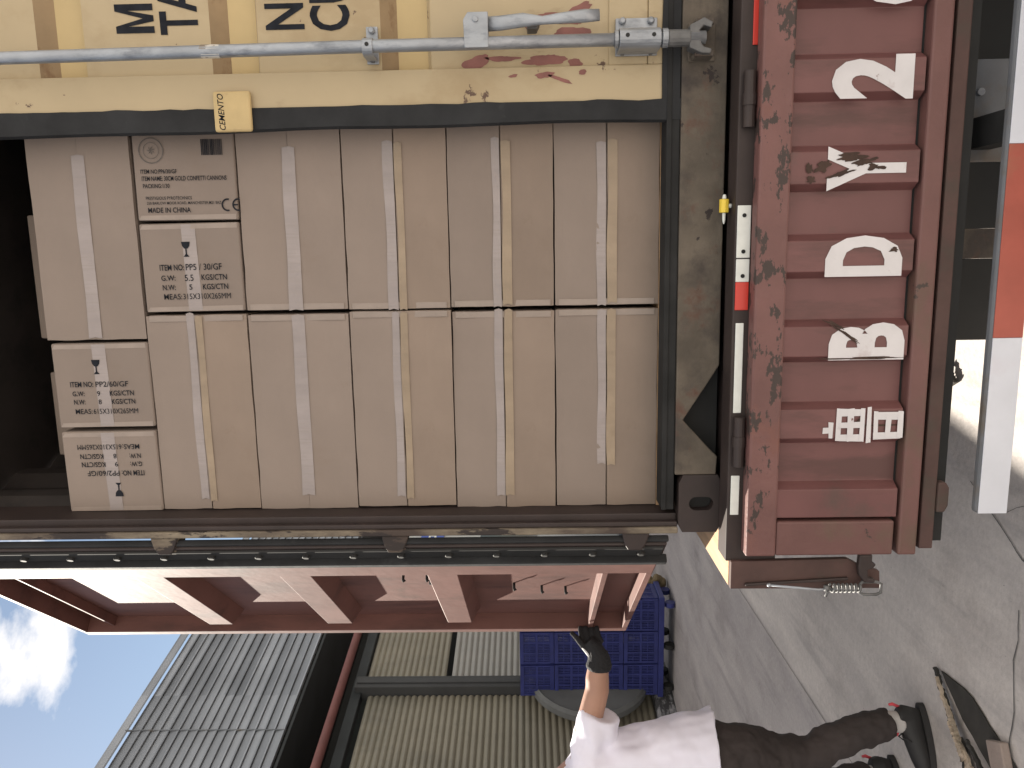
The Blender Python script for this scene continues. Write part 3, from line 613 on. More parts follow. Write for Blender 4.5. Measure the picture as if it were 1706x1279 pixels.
for i,(x,w_,h_,y_,lb) in enumerate([(.52,.42,.235,.33,'dim carton far back in the shade behind the top right carton'),(.10,.30,.225,.34,'dim carton standing far back in the shade, behind the top left printed cartons')]):
    o=empty('carton',(x,y_,FZ+1.846-.0)); tag(o,lb,'carton',GROUP)
    b=MB(); b.box(0,w_,0,.25,0,h_); L(b,'carton_body',M['card'],o,bevel=.006)
# back layer so the stacks do not stand on nothing
b=MB()
# ------------------------------------------------------------------ trailer
tr=empty('flatbed_trailer',(1.17,-.2,0)); tag(tr,'red flatbed trailer under the container, with lettered tailboard and striped bumper','trailer')
TM=Matrix.Translation((-1.17,.2,0))
def tb(b,name,m,parent=tr,**k):
    c=MB(); c.v=[TM@v for v in b.v]; c.f=b.f; return c.build(name,m,parent,**k)
b=MB(); b.box(-.10,2.45,-.2,-.112,.90,1.043); b.box(-.10,2.45,-.111,.05,.90,1.028); tb(b,'rear_beam',M['maroon'],bevel=.004)
b=MB(); b.box(-.178,-.052,-.19,9.8,.985,1.031); b.box(2.395,2.52,-.19,9.8,.985,1.031); tb(b,'deck_edge',M['wood'],bevel=.004)
b=MB(); b.box(-.045,2.385,.051,9.8,.93,1.03); tb(b,'deck',M['wood'])
b=MB(); b.box(-.052,.0,.051,9.8,.84,.98); b.box(2.35,2.40,.051,9.8,.84,.98); b.box(.55,.67,.06,9.8,.55,.92); b.box(1.68,1.80,.06,9.8,.55,.92)
for yy in (.5,1.3,2.1,2.9,3.7,4.5): b.box(.0005,.5495,yy,yy+.06,.8,.92); b.box(.6705,1.6795,yy,yy+.06,.8,.92); b.box(1.8005,2.3495,yy,yy+.06,.8,.92)
tb(b,'chassis_rails',M['steel'])
# tailboard: corrugated sheet between rails
yt=-.245
b=MB(); pts=[]; base=.6*1; per=.2255; c0=1.212
raised=[c0-per*i for i in range(-5,6)]
for c in sorted(raised):
    pts+= [(c-.052-.006,0),(c-.052+.012,1),(c+.052-.012,1),(c+.052+.006,0)]
pts=[(x,d) for x,d in pts if .03<x<2.31]; pts=[(.035,0)]+pts+[(2.305,0)]
v=[];f=[]
for x,d in pts:
    for z in (.588,.925): v.append((x,yt+.03-.030*d,z))
n=len(pts); f=[(2*i,2*i+2,2*i+3,2*i+1) for i in range(n-1)]
b.add(v,f); b.box(.035,2.305,yt+.034,yt+.038,.585,.925); tl=tb(b,'tailboard',M['red'])
bv=tl.modifiers.new('b','BEVEL'); bv.width=.006; bv.segments=3; bv.limit_method='ANGLE'; bv.angle_limit=R(20)
tl['label']='ribbed red tailboard with white stencilled lettering'
b=MB(); b.box(-.066,2.406,yt-.008,yt+.045,.917,1.000); tb(b,'top_rail',M['redchip'],parent=tl,bevel=.006)
b=MB(); b.box(-.066,.034,yt-.004,yt+.045,.592,.9165); tb(b,'end_frame',M['redrail'],parent=tl,bevel=.006)
b=MB(); b.box(2.306,2.406,yt-.004,yt+.045,.592,.9165); tb(b,'end_frame',M['redrail'],parent=tl,bevel=.006)
b=MB(); b.box(-.066,2.406,yt-.006,yt+.045,.528,.579); tb(b,'lower_rail',M['redrail'],parent=tl,bevel=.006)
b=MB(); b.box(-.052,2.392,yt+.005,yt+.04,.478,.516); tb(b,'foot_rail',M['reddark'],bevel=.004)
b=MB(); b.box(-.04,2.38,yt+.036,yt+.05,.44,.6); tb(b,'gap_plate',M['black'])
b=MB(); b.prism([(.055,.455),(.075,.446),(.125,.446),(.14,.455),(.14,.477),(.055,.477)],yt+.0,yt+.03); tb(b,'foot_bracket',M['reddark'],bevel=.004)
# stencil lettering on the raised flutes
yl=yt-.0022
b=MB()
def stencil(s,xc,z0,z1,wd,bold=.03):
    b=MB(); v,f=text_geo(s,wd,z1-z0,bold=bold); b.add([q_-Vector((wd/2,0,0)) for q_ in v],f,frame((xc,yl,z0),(1,0,0),(0,0,1))); tb(b,'stencil_letter',M['white'],parent=tl)
stencil('2',1.206,.617,.822,.108,.045)
stencil('D',.760,.617,.817,.106,.045)
stencil('B',.535,.597,.797,.100,.045)
stencil('Y',.983,.622,.823,.112,.04)
stencil('6',1.432,.60,.81,.11,.045)
# stencilled character, first of the row
RS=[0]
def rs(x0,x1,z0,z1):
    RS[0]+=1; yy=yl-.00025*RS[0]; j=lambda: random.uniform(-.002,.002); b.add([(x0+j(),yy,z0+j()),(x1+j(),yy,z0+j()),(x1+j(),yy,z1+j()),(x0+j(),yy,z1+j())],[(0,1,2,3)])
X0=.262; X1=.352
rs(.285,.300,.785,.802); rs(.272,.316,.775,.786); rs(X0,X1,.752,.768); rs(X0,X0+.020,.697,.757); rs(X1-.020,X1,.697,.757); rs((X0+X1)/2-.008,(X0+X1)/2+.008,.697,.757); rs(X0,X1,.721,.736); rs(X0,X1,.690,.703)
rs(X0-.004,X1+.004,.672,.684)
rs(X0+.006,X0+.024,.590,.666); rs(X1-.03,X1-.008,.60,.664); rs(X0+.008,X1-.008,.654,.666); rs(X0+.008,X1-.020,.620,.635); rs(X0+.008,X1-.006,.588,.602)
tb(b,'stencil_character',M['white'],parent=tl)
RG=2.6
q=MB()
for k,(cx,cz,rx,rz,a) in enumerate([(.983+.03,.765,.010,.035,.1),(1.0,.725,.008,.03,.2),(.985,.70,.007,.02,0),(.99,.835,.012,.02,.4),(.97,.79,.006,.03,.3),(.775,.64,.005,.009,0),(.58,.78,.004,.03,-.4),(.55,.745,.004,.04,-.6),(.490,.70,.003,.10,0),(.31,.71,.010,.020,.1),(.305,.655,.003,.06,0),(.99,.87,.012,.008,0),(.955,.862,.008,.012,.4)]):
    tb(blob(cx,cz,rx,rz,9+k*2.3,yl-.0012,a),'rust_chip',M['rustchip'],parent=tl)
# reflectors on the beam
def refl(x0,x1,m,z0=1.002,z1=1.038,y=-.2):
    b=MB(); b.box(x0,x1,y-.004,y-.0005,z0,z1); return tb(b,'reflector_strip',m,bevel=.002)
a_=refl(.760,.898,M['reflw']); b_=refl(.696,.757,M['reflw']); refl(.620,.6955,M['reflr']); refl(.335,.585,M['reflw'],1.012,1.034); refl(.040,.155,M['reflw'],1.010,1.034); refl(1.30,1.50,M['reflr'],.998,1.012,-.2)
for x in (.777,.872,.712): q=MB(); q.tube([(x,-.2045,1.02),(x,-.2062,1.02)],.0055,10); tb(q,'screw_head',M['steel'])
for x0 in (.185,1.095,2.0):
    b=MB(); b.tube([(x0,-.212,1.018),(x0+.14,-.212,1.018)],.0155,14); b.tube([(x0+.055,-.212,1.018),(x0+.085,-.212,1.018)],.018,14); tb(b,'hinge_barrel',M['maroon'],smooth=False)
b=MB(); b.tube([(.882,-.155,1.062),(.918,-.155,1.062)],[.0135,.0135],8); tb(b,'twist_plug',M['yplug'],bevel=.002)
b=MB(); b.tube([(.852,-.155,1.062),(.862,-.155,1.062),(.881,-.155,1.062)],[.0015,.004,.005],8); b.tube([(.919,-.155,1.062),(.930,-.155,1.062)],[.006,.004],8); b.tube([(.90,-.155,1.0435),(.90,-.155,1.052)],.006,8); tb(b,'plug_tip',M['reflw'])
# left rear stake with spring latch and hook
b=MB(); b.prism([(-.178,1.03),(-.095,1.03),(-.090,.70),(-.115,.655),(-.128,.608),(-.180,.604)],-.215,-.195); b.box(-.178,-.170,-.1945,-.10,.62,.98); tb(b,'corner_stake',M['reddark'],bevel=.003)
b=MB(); b.prism([(-.165,.99),(-.158,.99),(-.142,.70),(-.150,.70)],-.226,-.2155); tb(b,'stake_bar',M['maroon'],bevel=.002)
b=MB(); b.tube([(-.158,-.235,.925),(-.172,-.236,.79),(-.172,-.236,.745)],.0035,8); b.ball((-.158,-.235,.926),.006); tb(b,'latch_rod',M['galv'],smooth=True)
b=MB(); pts=[]
for i in range(15*7+1):
    t=i/15; pts.append((-.168+.011*math.cos(2*math.pi*t),-.237+.011*math.sin(2*math.pi*t),.755-.012*t))
b.tube(pts,.0036,6); tb(b,'latch_spring',M['galvdark'],smooth=True)
b=MB(); pts=[(-.156+0*0,-.237,.672)]
loop=[(-.150,-.237,.668),(-.150,-.237,.625),(-.156,-.237,.612),(-.182,-.237,.612),(-.188,-.237,.625),(-.188,-.237,.66),(-.182,-.237,.672),(-.158,-.237,.672),(-.150,-.237,.665)]
b.tube(loop,.0045,8,cap=False); b.tube([(-.175,-.237,.765),(-.160,-.237,.765)],.008,8); b.tube([(-.19,-.245,.77),(-.165,-.237,.755)],.004,6); tb(b,'latch_clevis',M['galvdark'],smooth=True)
b=MB(); b.prism([(-.067,.680),(-.105,.682),(-.128,.678),(-.150,.662),(-.152,.634),(-.140,.632),(-.136,.652),(-.112,.655),(-.108,.640),(-.096,.632),(-.088,.644),(-.067,.644)],yt-.0,yt+.02)
hk=tb(b,'rope_hook',M['maroon'],bevel=.004)
# bumper bar
b=MB(); b.box(.07,2.27,-.3,-.272,.318,.402); tb(b,'bumper_bar',M['steelblue'],bevel=.008)
X_=[.071,.545,1.03,1.50,1.96,2.269]
for i in range(5):
    b=MB(); b.box(X_[i]+.0003,X_[i+1]-.0003,-.3035,-.3005,.322,.398); tb(b,'bumper_stripe',M['bumpw'] if i%2==0 else M['bumpr'],bevel=.001)
b=MB(); b.box(1.04,1.12,-.2715,.0,.33,.39); tb(b,'bumper_bracket',M['steel']); b=MB(); b.box(.7425,.8325,.121,.131,.12,.8); tb(b,'flap_hanger',M['olive'])
# mud flaps, plate box, lamp
for x0,x1,y_ in ((.49,.742,.12),(.833,1.03,.12),(1.29,1.85,.12)):
    b=MB(); b.box(x0,x1,y_,y_+.012,.09,.80); tb(b,'mud_flap',M['black'],bevel=.003)
b=MB(); b.box(1.008,1.276,-.1,-.09,.29,.56); tb(b,'plate_holder',M['steelblue'],bevel=.004)
b=MB(); b.tube([(1.19,-.101,.37),(1.19,-.112,.37)],.010,10); tb(b,'lamp_bolt',M['galv'])
def wheel(x,y):
    q=MB(); prof=[(.20,.0),(.20,-.12),(.30,-.13),(.44,-.13),(.49,-.11),(.50,-.06),(.50,.06),(.49,.11),(.44,.13),(.30,.13),(.20,.12),(.20,0)]
    v=[];f=[];n=36
    for i in range(n):
        t=2*math.pi*i/n
        for r_,xx in prof: v.append((x+xx,y+r_*math.cos(t),.5+r_*math.sin(t)))
    m_=len(prof)
    for i in range(n):
        for j in range(m_-1): a=i*m_+j; c=((i+1)%n)*m_+j; f.append((a,a+1,c+1,c))
    q.add(v,f); w_=tb(q,'wheel',M['tyre'],smooth=True)
    q=MB(); q.tube([(x-.10,y,.5),(x-.06,y,.5),(x+.06,y,.5),(x+.10,y,.5)],[.198,.17,.17,.198],28); tb(q,'rim',M['steelblue'],parent=w_)
for y in (3.4,4.7):
    for x in (.07,.36,1.98,2.27): wheel(x,y)
# ------------------------------------------------------------------ warehouse building on the left
wa=math.atan2(.984,.18); wh=empty('warehouse',(-4.25,5.9,0),wa)   # local x along the wall (away), local -y = towards the yard
tag(wh,'warehouse with grey board cladding above beige roller shutters','building')
def W(b,name,m,parent=wh,**k): return b.build(name,m,parent,**k)
# cladding of single boards, each leaning a little
def cladding(x0,x1,z0,z1,name,cap=True,off=0):
    b=MB(); p=.106
    z=z0; i=0
    while z<z1-.06:
        zz=min(z+p,z1-.06); b.add([(x0,off,z+.006),(x1,off,z+.006),(x1,off-.0,z+.006)],[]) 
        v=[(x0,off-.034,z+.008),(x0,off-.012,zz),(x0,off+.02,zz),(x0,off+.02,z+.008),(x1,off-.034,z+.008),(x1,off-.012,zz),(x1,off+.02,zz),(x1,off+.02,z+.008)]
        b.add(v,[(0,1,5,4),(1,2,6,5),(2,3,7,6),(3,0,4,7),(0,3,2,1),(4,5,6,7)]); z+=p; i+=1
    return W(b,name,M['fascia'])
cladding(-1.34,9,4.32,6.10,'fascia')
cladding(-14,-1.345,3.65,4.41,'low_fascia')
b=MB(); b.box(-1.34,9,-.03,.0,6.08,6.17); W(b,'parapet_cap',M['fascia'])
b=MB(); b.box(-14,-1.345,-.03,.3,4.36,4.42); W(b,'low_parapet_cap',M['fascia'])
b=MB(); b.box(-.541,-.533,-.037,-.013,4.32,6.09); W(b,'fascia_joint',M['steelblue'])
b=MB(); b.box(-1.34,9,.06,.12,4.3,6.0); b.box(-1.34,9,-.01,2.9,4.27,4.30); b.box(-1.34,9,1.4,1.45,3.6,4.27); W(b,'soffit',M['soffit'])
b=MB(); b.box(-14,-1.35,3,3.2,0,4.27); b.box(-1.349,9,3,3.2,0,4.4); b.box(-14,-1.4,.02,3,4.28,4.35); b.box(-1.3,9,.13,.8,5.9,5.98); b.box(-1.3,9,.8,.9,4.41,5.9); b.box(-1.34,9,.91,3,4.41,4.5); b.box(-1.34,-1.31,.021,.9,4.31,5.89); b.box(9.0,9.2,0,.9,0,5.9); b.box(-14.2,-14,0,3,0,4.27); W(b,'wall',M['bluegrey'])
b=MB(); b.box(-14,-1.345,.025,.15,3.6,4.27); W(b,'upper_wall',M['bluegrey'])
b=MB(); b.tube([(-3,-.10,3.84),(9,-.10,3.80)],.05,14); o=W(b,'overhead_pipe',M['pipe'],smooth=True)
b=MB(); b.box(-3,9,.05,.17,3.62,3.74); W(b,'lintel',M['soffit'],bevel=.01)
def shutter(x0,x1,z0,z1,m,name='roller_shutter'):
    b=MB(); p=.074; n=int((z1-z0)/p); v=[];f=[]; prof=[]
    for i in range(n):
        for t,d in ((0,.0),(.16,.012),(.36,.020),(.6,.018),(.8,.008),(.94,-.004)): prof.append((z0+p*(i+t),-d))
    for z,d in prof: v+= [(x0,.10+d,z),(x1,.10+d,z)]
    f=[(2*i,2*i+1,2*i+3,2*i+2) for i in range(len(prof)-1)]
    b.add(v,f); return W(b,name,m,smooth=False)
shutter(.32,2.75,2.65,3.62,M['shutter']); shutter(.32,2.75,.22,2.64,M['shutter2'])
shutter(-3.2,.10,.22,3.62,M['shutter'])
b=MB(); b.box(.115,.30,-.03,.16,.22,3.70); b.box(.17,.24,-.05,-.031,.22,3.68); W(b,'pilaster',M['bluegrey'],bevel=.01)
b=MB(); b.box(2.76,2.95,-.03,.16,.22,3.70); W(b,'pilaster',M['bluegrey'],bevel=.01)
b=MB(); b.box(-3.4,-3.21,-.03,.16,.0,3.70); b.box(-14,-3.41,.05,.2,.0,3.60); W(b,'end_wall',M['bluegrey'])
b=MB(); b.box(-14,9,-.02,.6,-.05,.215); W(b,'plinth',M['plinth'],bevel=.01)
b=MB(); b.box(2.955,4.6,.05,.15,.22,3.6); W(b,'shop_front',M['palewall'])
b=MB(); b.box(4.6,9,.05,.15,.22,3.6); W(b,'far_wall',M['bluegrey'])
b=MB(); b.box(3.30,3.98,.02,.0495,2.98,3.34); sg=W(b,'blue_sign',M['signblue'])
b=MB()
for i,x in enumerate((3.35,3.50,3.65,3.80)):
    b.box(x,x+.10,.012,.0195,3.10,3.13); b.box(x,x+.10,.012,.0195,3.19,3.22); b.box(x+.04,x+.06,.0125,.0193,3.1301,3.1899)
W(b,'sign_marks',M['reflw'],parent=sg)
for x,z0,z1 in ((3.2,1.5,2.4),(3.75,1.2,2.1)):
    b=MB(); b.box(x,x+.42,.035,.0495,z0,z1); W(b,'shop_window',M['glass'])
# far clutter standing by the wall (seen through the hinge gap)
def drum(s_,off,h,r_,m,label,z0=.0,nm='plastic_drum'):
    c=wh.matrix_world if False else None
    wx=Vector((.18,.984,0)).normalized(); nn=Vector((wx.y,-wx.x,0)); p=Vector((-4.25,5.9,0))+wx*s_+nn*off
    b=MB(); prof=[(r_*.9,0),(r_,.03),(r_,h*.32),(r_*1.05,h*.34),(r_,h*.36),(r_,h*.64),(r_*1.05,h*.66),(r_,h*.68),(r_,h*.95),(r_*.9,h)]
    b.tube([(0,0,z) for r,z in prof],[r for r,z in prof],20); o=b.build(nm,m,None,smooth=False); o.location=(p.x,p.y,z0); tag(o,label,'drum','plastic drums by the warehouse wall'); return o
drum(3.35,.45,1.15,.27,M['plastic_blue'],'tall blue plastic drum seen through the gap beside the door post')
drum(3.0,.9,1.0,.13,M['ochre'],'slim ochre drum seen low through the gap beside the door post')
drum(2.75,1.2,.86,.16,M['green'],'green drum lowest in the gap beside the door post')
# ------------------------------------------------------------------ crates, disc
def crate(loc,rz,label,w_=.37,d_=.40,h_=.385):
    o=empty('plastic_crate',loc,rz); tag(o,label,'crate','blue plastic crates stacked by the shutters')
    b=MB(); t=.008
    def side(mx,wd):
        # lattice wall: rails, posts and thin bars
        b.box(-wd/2,wd/2,-t,t,0,.045,mx); b.box(-wd/2,wd/2,-t*1.8,t,h_-.045,h_-.002,mx); b.box(-wd/2,wd/2,-t*1.3,t,h_*.5-.012,h_*.5+.012,mx)
        n=3
        for i in range(n+1):
            x=-wd/2+(wd)*i/n; x=max(-wd/2+.011,min(wd/2-.011,x)); b.box(x-.011,x+.011,-t*1.4,t*.99,.045,h_-.045,mx)
        n=20
        for i in range(1,n):
            x=-wd/2+wd*i/n; b.box(x-.0055,x+.0055,-t*.6,t*.6,.045,h_-.045,mx)
        for z in (h_*.3,h_*.72): b.box(-wd/2,wd/2,-t*.5,t*.5,z-.004,z+.004,mx)
    side(Matrix.Translation((0,-d_/2,0)),w_)
    side(Matrix.Translation((0,d_/2,0))@Matrix.Rotation(math.pi,4,'Z'),w_)
    side(Matrix.Translation((w_/2,0,0))@Matrix.Rotation(math.pi/2,4,'Z'),d_-.03)
    side(Matrix.Translation((-w_/2,0,0))@Matrix.Rotation(-math.pi/2,4,'Z'),d_-.03)
    b.build('lattice_sides',M['plastic_blue'],o)
    b=MB(); b.box(-w_/2+.01,w_/2-.01,-d_/2+.01,d_/2-.01,.004,.014); b.build('crate_bottom',M['plastic_blue'],o)
    q=MB(); q.box(-.055,.055,-d_/2-.016,-d_/2-.0145,h_-.032,h_-.012); return o
WX=Vector((.18,.984,0)).normalized(); WN=Vector((WX.y,-WX.x,0)); WB=Vector((-4.25,5.9,0))
stackp=[(-4.00,6.0,'left'),(-3.61,6.0,'middle'),(-3.22,6.0,'right')]
lev=['bottom','second from the bottom','third from the bottom','topmost']
for x,y,nm in stackp:
    for i in range(4):
        crate((x,y,.19+.39*i),R(random.uniform(-1,1)),f'blue plastic crate, {lev[i]} in the {nm} of three stacks by the shutters')
dl=empty('crate_dolly',(-3.61,6.0,0)); tag(dl,'low blue wheeled dolly carrying the stacks of blue crates','dolly')
b=MB(); b.box(-.60,.60,-.22,.22,.125,.185); b.build('dolly_frame',M['plastic_blue'],dl,bevel=.006)
for sx in (-.5,0,.5):
    for sy in (-.17,.17):
        b=MB(); b.tube([(sx-.025,sy,.058),(sx+.025,sy,.058)],.057,16); b.box(sx-.035,sx+.035,sy-.01,sy+.01,.116,.1245); b.build('castor',M['plastic_blue'] if sx>0 else M['black'],dl)
dd=empty('round_disc',tuple(WB+WX*.22+WN*.10),wa); tag(dd,'large grey-green round disc leaning on the shutter behind the blue crates','disc')
b=MB(); b.tube([(0,.04,.95),(0,.055,.95),(0,-.02,.95),(0,-.045,.95)],[.66,.70,.70,.67],56); b.build('disc_face',M['disc'],dd,smooth=False)
b=MB(); rr=[]
for i in range(57):
    t=2*math.pi*i/56; rr.append((.66*math.cos(t),-.045,.95+.66*math.sin(t)))
b.tube(rr,.010,8,cap=False); b.build('disc_rim',M['disc'],dd,smooth=True)
b=MB(); b.box(-.3,.3,-.05,.05,.216,.256); b.build('wedge',M['black'],dd)
# brass coloured scrap by the crates
for x,y,r_,lb in ((-3.0,6.35,.09,'ochre lump of scrap lying on the ground right of the crates'),(-2.78,6.7,.08,'brown lump of scrap farthest along the wall behind the door')):
    b=MB(); 
    for i in range(5): b.ball((random.uniform(-.08,.08),random.uniform(-.05,.05),.06+.06*i*.6),(r_*.8,r_*.6,r_*.5),9,6)
    o=b.build('scrap_lump',mat('ochre_scrap',(.20,.15,.08),.7,var=.4,vscale=9)); o.location=(x,y,0); tag(o,lb,'scrap')
# ------------------------------------------------------------------ debris on the ground
def plank_pts(p0,p1,w0,w1,seed,h0=.0,h1=.0,th=.012):
    """torn board: ragged outline between two points"""
    r_=random.Random(seed); a=Vector(p0);c=Vector(p1);d=(c-a);ln=d.length;d.normalize();q=Vector((-d.y,d.x))
    n=26; v=[];f=[]
    for i in range(n+1):
        u=i/n; wd=(w0+(w1-w0)*u)*(.8+.45*r_.random()); s=.010*mnoise.noise(Vector((u*5,seed,0)))
        p=a+d*ln*u+q*s; z=h0+(h1-h0)*u+.006+.006*r_.random()
        v+= [(p.x+q.x*wd,p.y+q.y*wd,z),(p.x-q.x*wd,p.y-q.y*wd,z+.004),(p.x-q.x*wd,p.y-q.y*wd,z+th),(p.x+q.x*wd,p.y+q.y*wd,z+th*.8)]
    for i in range(n):
        for j in range(4): f.append((4*i+j,4*i+(j+1)%4,4*i+4+(j+1)%4,4*i+4+j))
    f+= [(0,1,2,3),tuple(4*n+j for j in (3,2,1,0))]
    return v,f
sb=empty('splintered_board',(0,0,0)); tag(sb,'long splintered wooden board lying on the concrete beside the shoe','board')
for k,(p0,p1,w0,w1,h0,h1,m) in enumerate([((-.855,.535),(-1.02,.34),.007,.016,.0,.01,'charred_and_shade'),((-.875,.50),(-1.03,.285),.004,.010,.012,.02,'splinter'),((-.94,.40),(-1.06,.25),.006,.012,.02,.03,'splinter'),((-.965,.345),(-.995,.235),.003,.006,.04,.06,'splinter'),((-1.02,.33),(-1.22,.15),.016,.03,.004,.01,'charred_and_shade'),((-1.03,.29),(-1.14,.06),.01,.03,.02,.03,'splinter'),((-.99,.27),(-1.10,.02),.006,.018,.012,.02,'charred_and_shade')]):
    v,f=plank_pts(p0,p1,w0,w1,k*3+1,h0,h1); b=MB(); b.add(v,f); b.build('splinter',M[m],sb)
b=MB(); pts=[(-.852,.50),(-.835,.38),(-.835,.29),(-.87,.19),(-.90,.09),(-.93,.0),(-1.05,-.02),(-1.02,.15),(-.95,.34),(-.88,.46)]  # flat dark sheet that paints in the shade of the broken hole
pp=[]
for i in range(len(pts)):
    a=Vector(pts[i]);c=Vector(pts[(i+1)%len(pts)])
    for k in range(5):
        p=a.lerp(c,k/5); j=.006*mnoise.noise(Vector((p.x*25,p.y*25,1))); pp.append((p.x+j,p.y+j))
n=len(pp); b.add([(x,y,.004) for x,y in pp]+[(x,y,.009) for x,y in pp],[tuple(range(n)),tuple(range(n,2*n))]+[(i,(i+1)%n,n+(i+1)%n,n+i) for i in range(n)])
tag(b.build('hole_shade_sheet',M['charred_and_shade']),'dark flat sheet painting in the shaded hole next to the splintered board','shade sheet')
b=MB(); b.box(-.07,.07,-.045,.045,0,.03); o=b.build('brick',M['brick'],None,bevel=.005); o.location=(-.945,.075,.0095); o.rotation_euler=(0,0,R(28)); tag(o,'pale dusty brick lying on the dark shade sheet','brick')
b=MB(); v,f=plank_pts((.335,.60),(.27,.56),.004,.022,77,0,.0,.02); b.add(v,f); o=b.build('dark_leaf',M['charred_and_shade']); tag(o,'small dark crumpled leaf on the lit concrete under the trailer','leaf')
# ------------------------------------------------------------------ person
pr=empty('person',(-1.33,.58,0)); tag(pr,'person in pale T-shirt and dark trousers pushing the open door, wearing a black glove','person')
PM=Matrix.Translation((1.33,-.58,0))
def pb(b,name,m,vox=.008,smooth_it=6,parent=pr,disp=None):
    c=MB(); c.v=[PM@v for v in b.v]; c.f=b.f; o=c.build(name,m,parent)
    rm=o.modifiers.new('r','REMESH'); rm.mode='VOXEL'; rm.voxel_size=vox; rm.use_smooth_shade=True
    if smooth_it:
        s=o.modifiers.new('s','SMOOTH'); s.iterations=smooth_it; s.factor=.5
    if disp:
        tx=bpy.data.textures.new(name+'_t','CLOUDS'); tx.noise_scale=disp[1]; tx.noise_depth=2
        dm=o.modifiers.new('d','DISPLACE'); dm.texture=tx; dm.strength=disp[0]; dm.mid_level=.5; dm.texture_coords='LOCAL'
    return o
# joints (world metres). He stands facing away to the left, right arm stretched to the door edge.
neck=(-1.40,.61,1.50); chest=(-1.38,.60,1.32); waist=(-1.34,.57,1.02); pelv=(-1.33,.56,.90)
shR=(-1.205,.60,1.385); elR=(-1.00,.63,1.335); wrR=(-.845,.655,1.325)
hipR=(-1.265,.54,.86); knR=(-1.262,.58,.47); anR=(-1.135,.605,.10)
hipL=(-1.41,.60,.86); knL=(-1.53,.66,.47); anL=(-1.51,.78,.10)
shL=(-1.57,.66,1.40); elL=(-1.72,.70,1.16); wrL=(-1.78,.62,.94)
b=MB()
b.tube([pelv,waist,chest,(-1.395,.605,1.42),neck],[(.10,.14),(.095,.125),(.10,.15),(.09,.14),(.05,.055)],18)
b.tube([(-1.40,.61,1.48),(-1.49,.66,1.59)],[.052,.050],14)
b.tube([(-1.36,.60,1.40),shR,(-1.10,.615,1.362),elR,(-.95,.638,1.334),(-.90,.646,1.329),wrR],[.058,.054,.052,.050,.049,.042,.034],14)
b.tube([(-1.45,.62,1.41),shL,elL,wrL],[.05,.05,.038,.028],12)
b.tube([hipR,knR,anR],[.075,.052,.036],12); b.tube([hipL,knL,anL],[.075,.052,.036],12)
b.ball((-1.53,.69,1.655),(.085,.095,.115),18,14)
b.ball((-1.545,.785,1.645),(.012,.018,.022)); b.ball((-1.54,.75,1.59),(.045,.045,.04))
b.ball((-1.448,.685,1.65),(.012,.02,.032)); b.ball((-1.612,.69,1.65),(.012,.02,.032))
# left hand, relaxed
b.tube([wrL,(-1.785,.60,.90),(-1.785,.59,.86)],[(.027,.018),(.036,.017),(.038,.014)],10)
for i in range(4): b.tube([(-1.785,.565+.018*i,.86),(-1.785,.562+.018*i,.81),(-1.775,.56+.018*i,.785-.004*abs(i-1))],[.010,.009,.007],8)
b.tube([(-1.785,.565,.89),(-1.78,.535,.86),(-1.775,.53,.83)],[.012,.010,.008],8)
pb(b,'body',M['skin'],.007,4)
b=MB(); b.ball((-1.535,.678,1.69),(.092,.10,.10),18,12); pb(b,'hair',M['hair'],.008,3)
for dx in (-.03,.03):
    b=MB(); b.ball((-1.54+dx,.778,1.662),(.011,.007,.008)); c=MB(); c.v=[PM@v for v in b.v]; c.f=b.f; c.build('eye',M['eye'],pr,smooth=True)
b=MB(); b.tube([(-1.565,.782,1.612),(-1.54,.787,1.610),(-1.515,.782,1.612)],[.003,.005,.003],6); c=MB(); c.v=[PM@v for v in b.v]; c.f=b.f; c.build('mouth',M['skin'],pr)
# shirt
b=MB()
b.tube([(-1.32,.565,.845),(-1.325,.57,.90),(-1.335,.58,1.02),(-1.365,.60,1.20),(-1.385,.605,1.34),(-1.395,.605,1.43),(-1.40,.61,1.475)],[(.262,.215),(.245,.205),(.215,.18),(.185,.175),(.175,.175),(.10,.165),(.065,.08)],26)
b.tube([(-1.33,.60,1.375),(-1.24,.60,1.372),(-1.17,.606,1.345),(-1.095,.613,1.325)],[.085,.086,.084,.078],18)
b.tube([(-1.45,.62,1.39),(-1.55,.65,1.37),(-1.63,.675,1.29)],[.085,.085,.078],18)
sh=pb(b,'t_shirt',M['shirt'],.0075,7)
# fold displacement, stretched by hand in the mesh
fo=bpy.data.textures.new('folds','WOOD'); fo.wood_type='RINGNOISE'; fo.noise_scale=.22; fo.turbulence=9
d=sh.modifiers.new('d','DISPLACE'); d.texture=fo; d.strength=.014; d.mid_level=.5; d.texture_coords='LOCAL'
f2=bpy.data.textures.new('folds2','CLOUDS'); f2.noise_scale=.13; d=sh.modifiers.new('d2','DISPLACE'); d.texture=f2; d.strength=.024; d.mid_level=.5; d.texture_coords='LOCAL'
# trousers
b=MB()
b.tube([(-1.335,.565,.95),(-1.33,.56,.88),(-1.33,.56,.80)],[(.19,.165),(.215,.175),(.20,.165)],22)
b.tube([(-1.25,.55,.86),(-1.235,.56,.74),(-1.265,.58,.60),(-1.27,.59,.49),(-1.215,.595,.36),(-1.165,.60,.24),(-1.135,.603,.135)],[(.130,.125),(.110,.115),(.082,.09),(.068,.076),(.070,.076),(.066,.070),(.054,.060)],20)
b.tube([(-1.40,.60,.86),(-1.47,.63,.66),(-1.53,.66,.47),(-1.52,.72,.28),(-1.51,.78,.14)],[.12,.10,.082,.075,.065],18)
tt=pb(b,'trousers',M['trouser'],.0075,5)
f3=bpy.data.textures.new('folds3','CLOUDS'); f3.noise_scale=.065; d=tt.modifiers.new('d2','DISPLACE'); d.texture=f3; d.strength=.028; d.mid_level=.5; d.texture_coords='LOCAL'
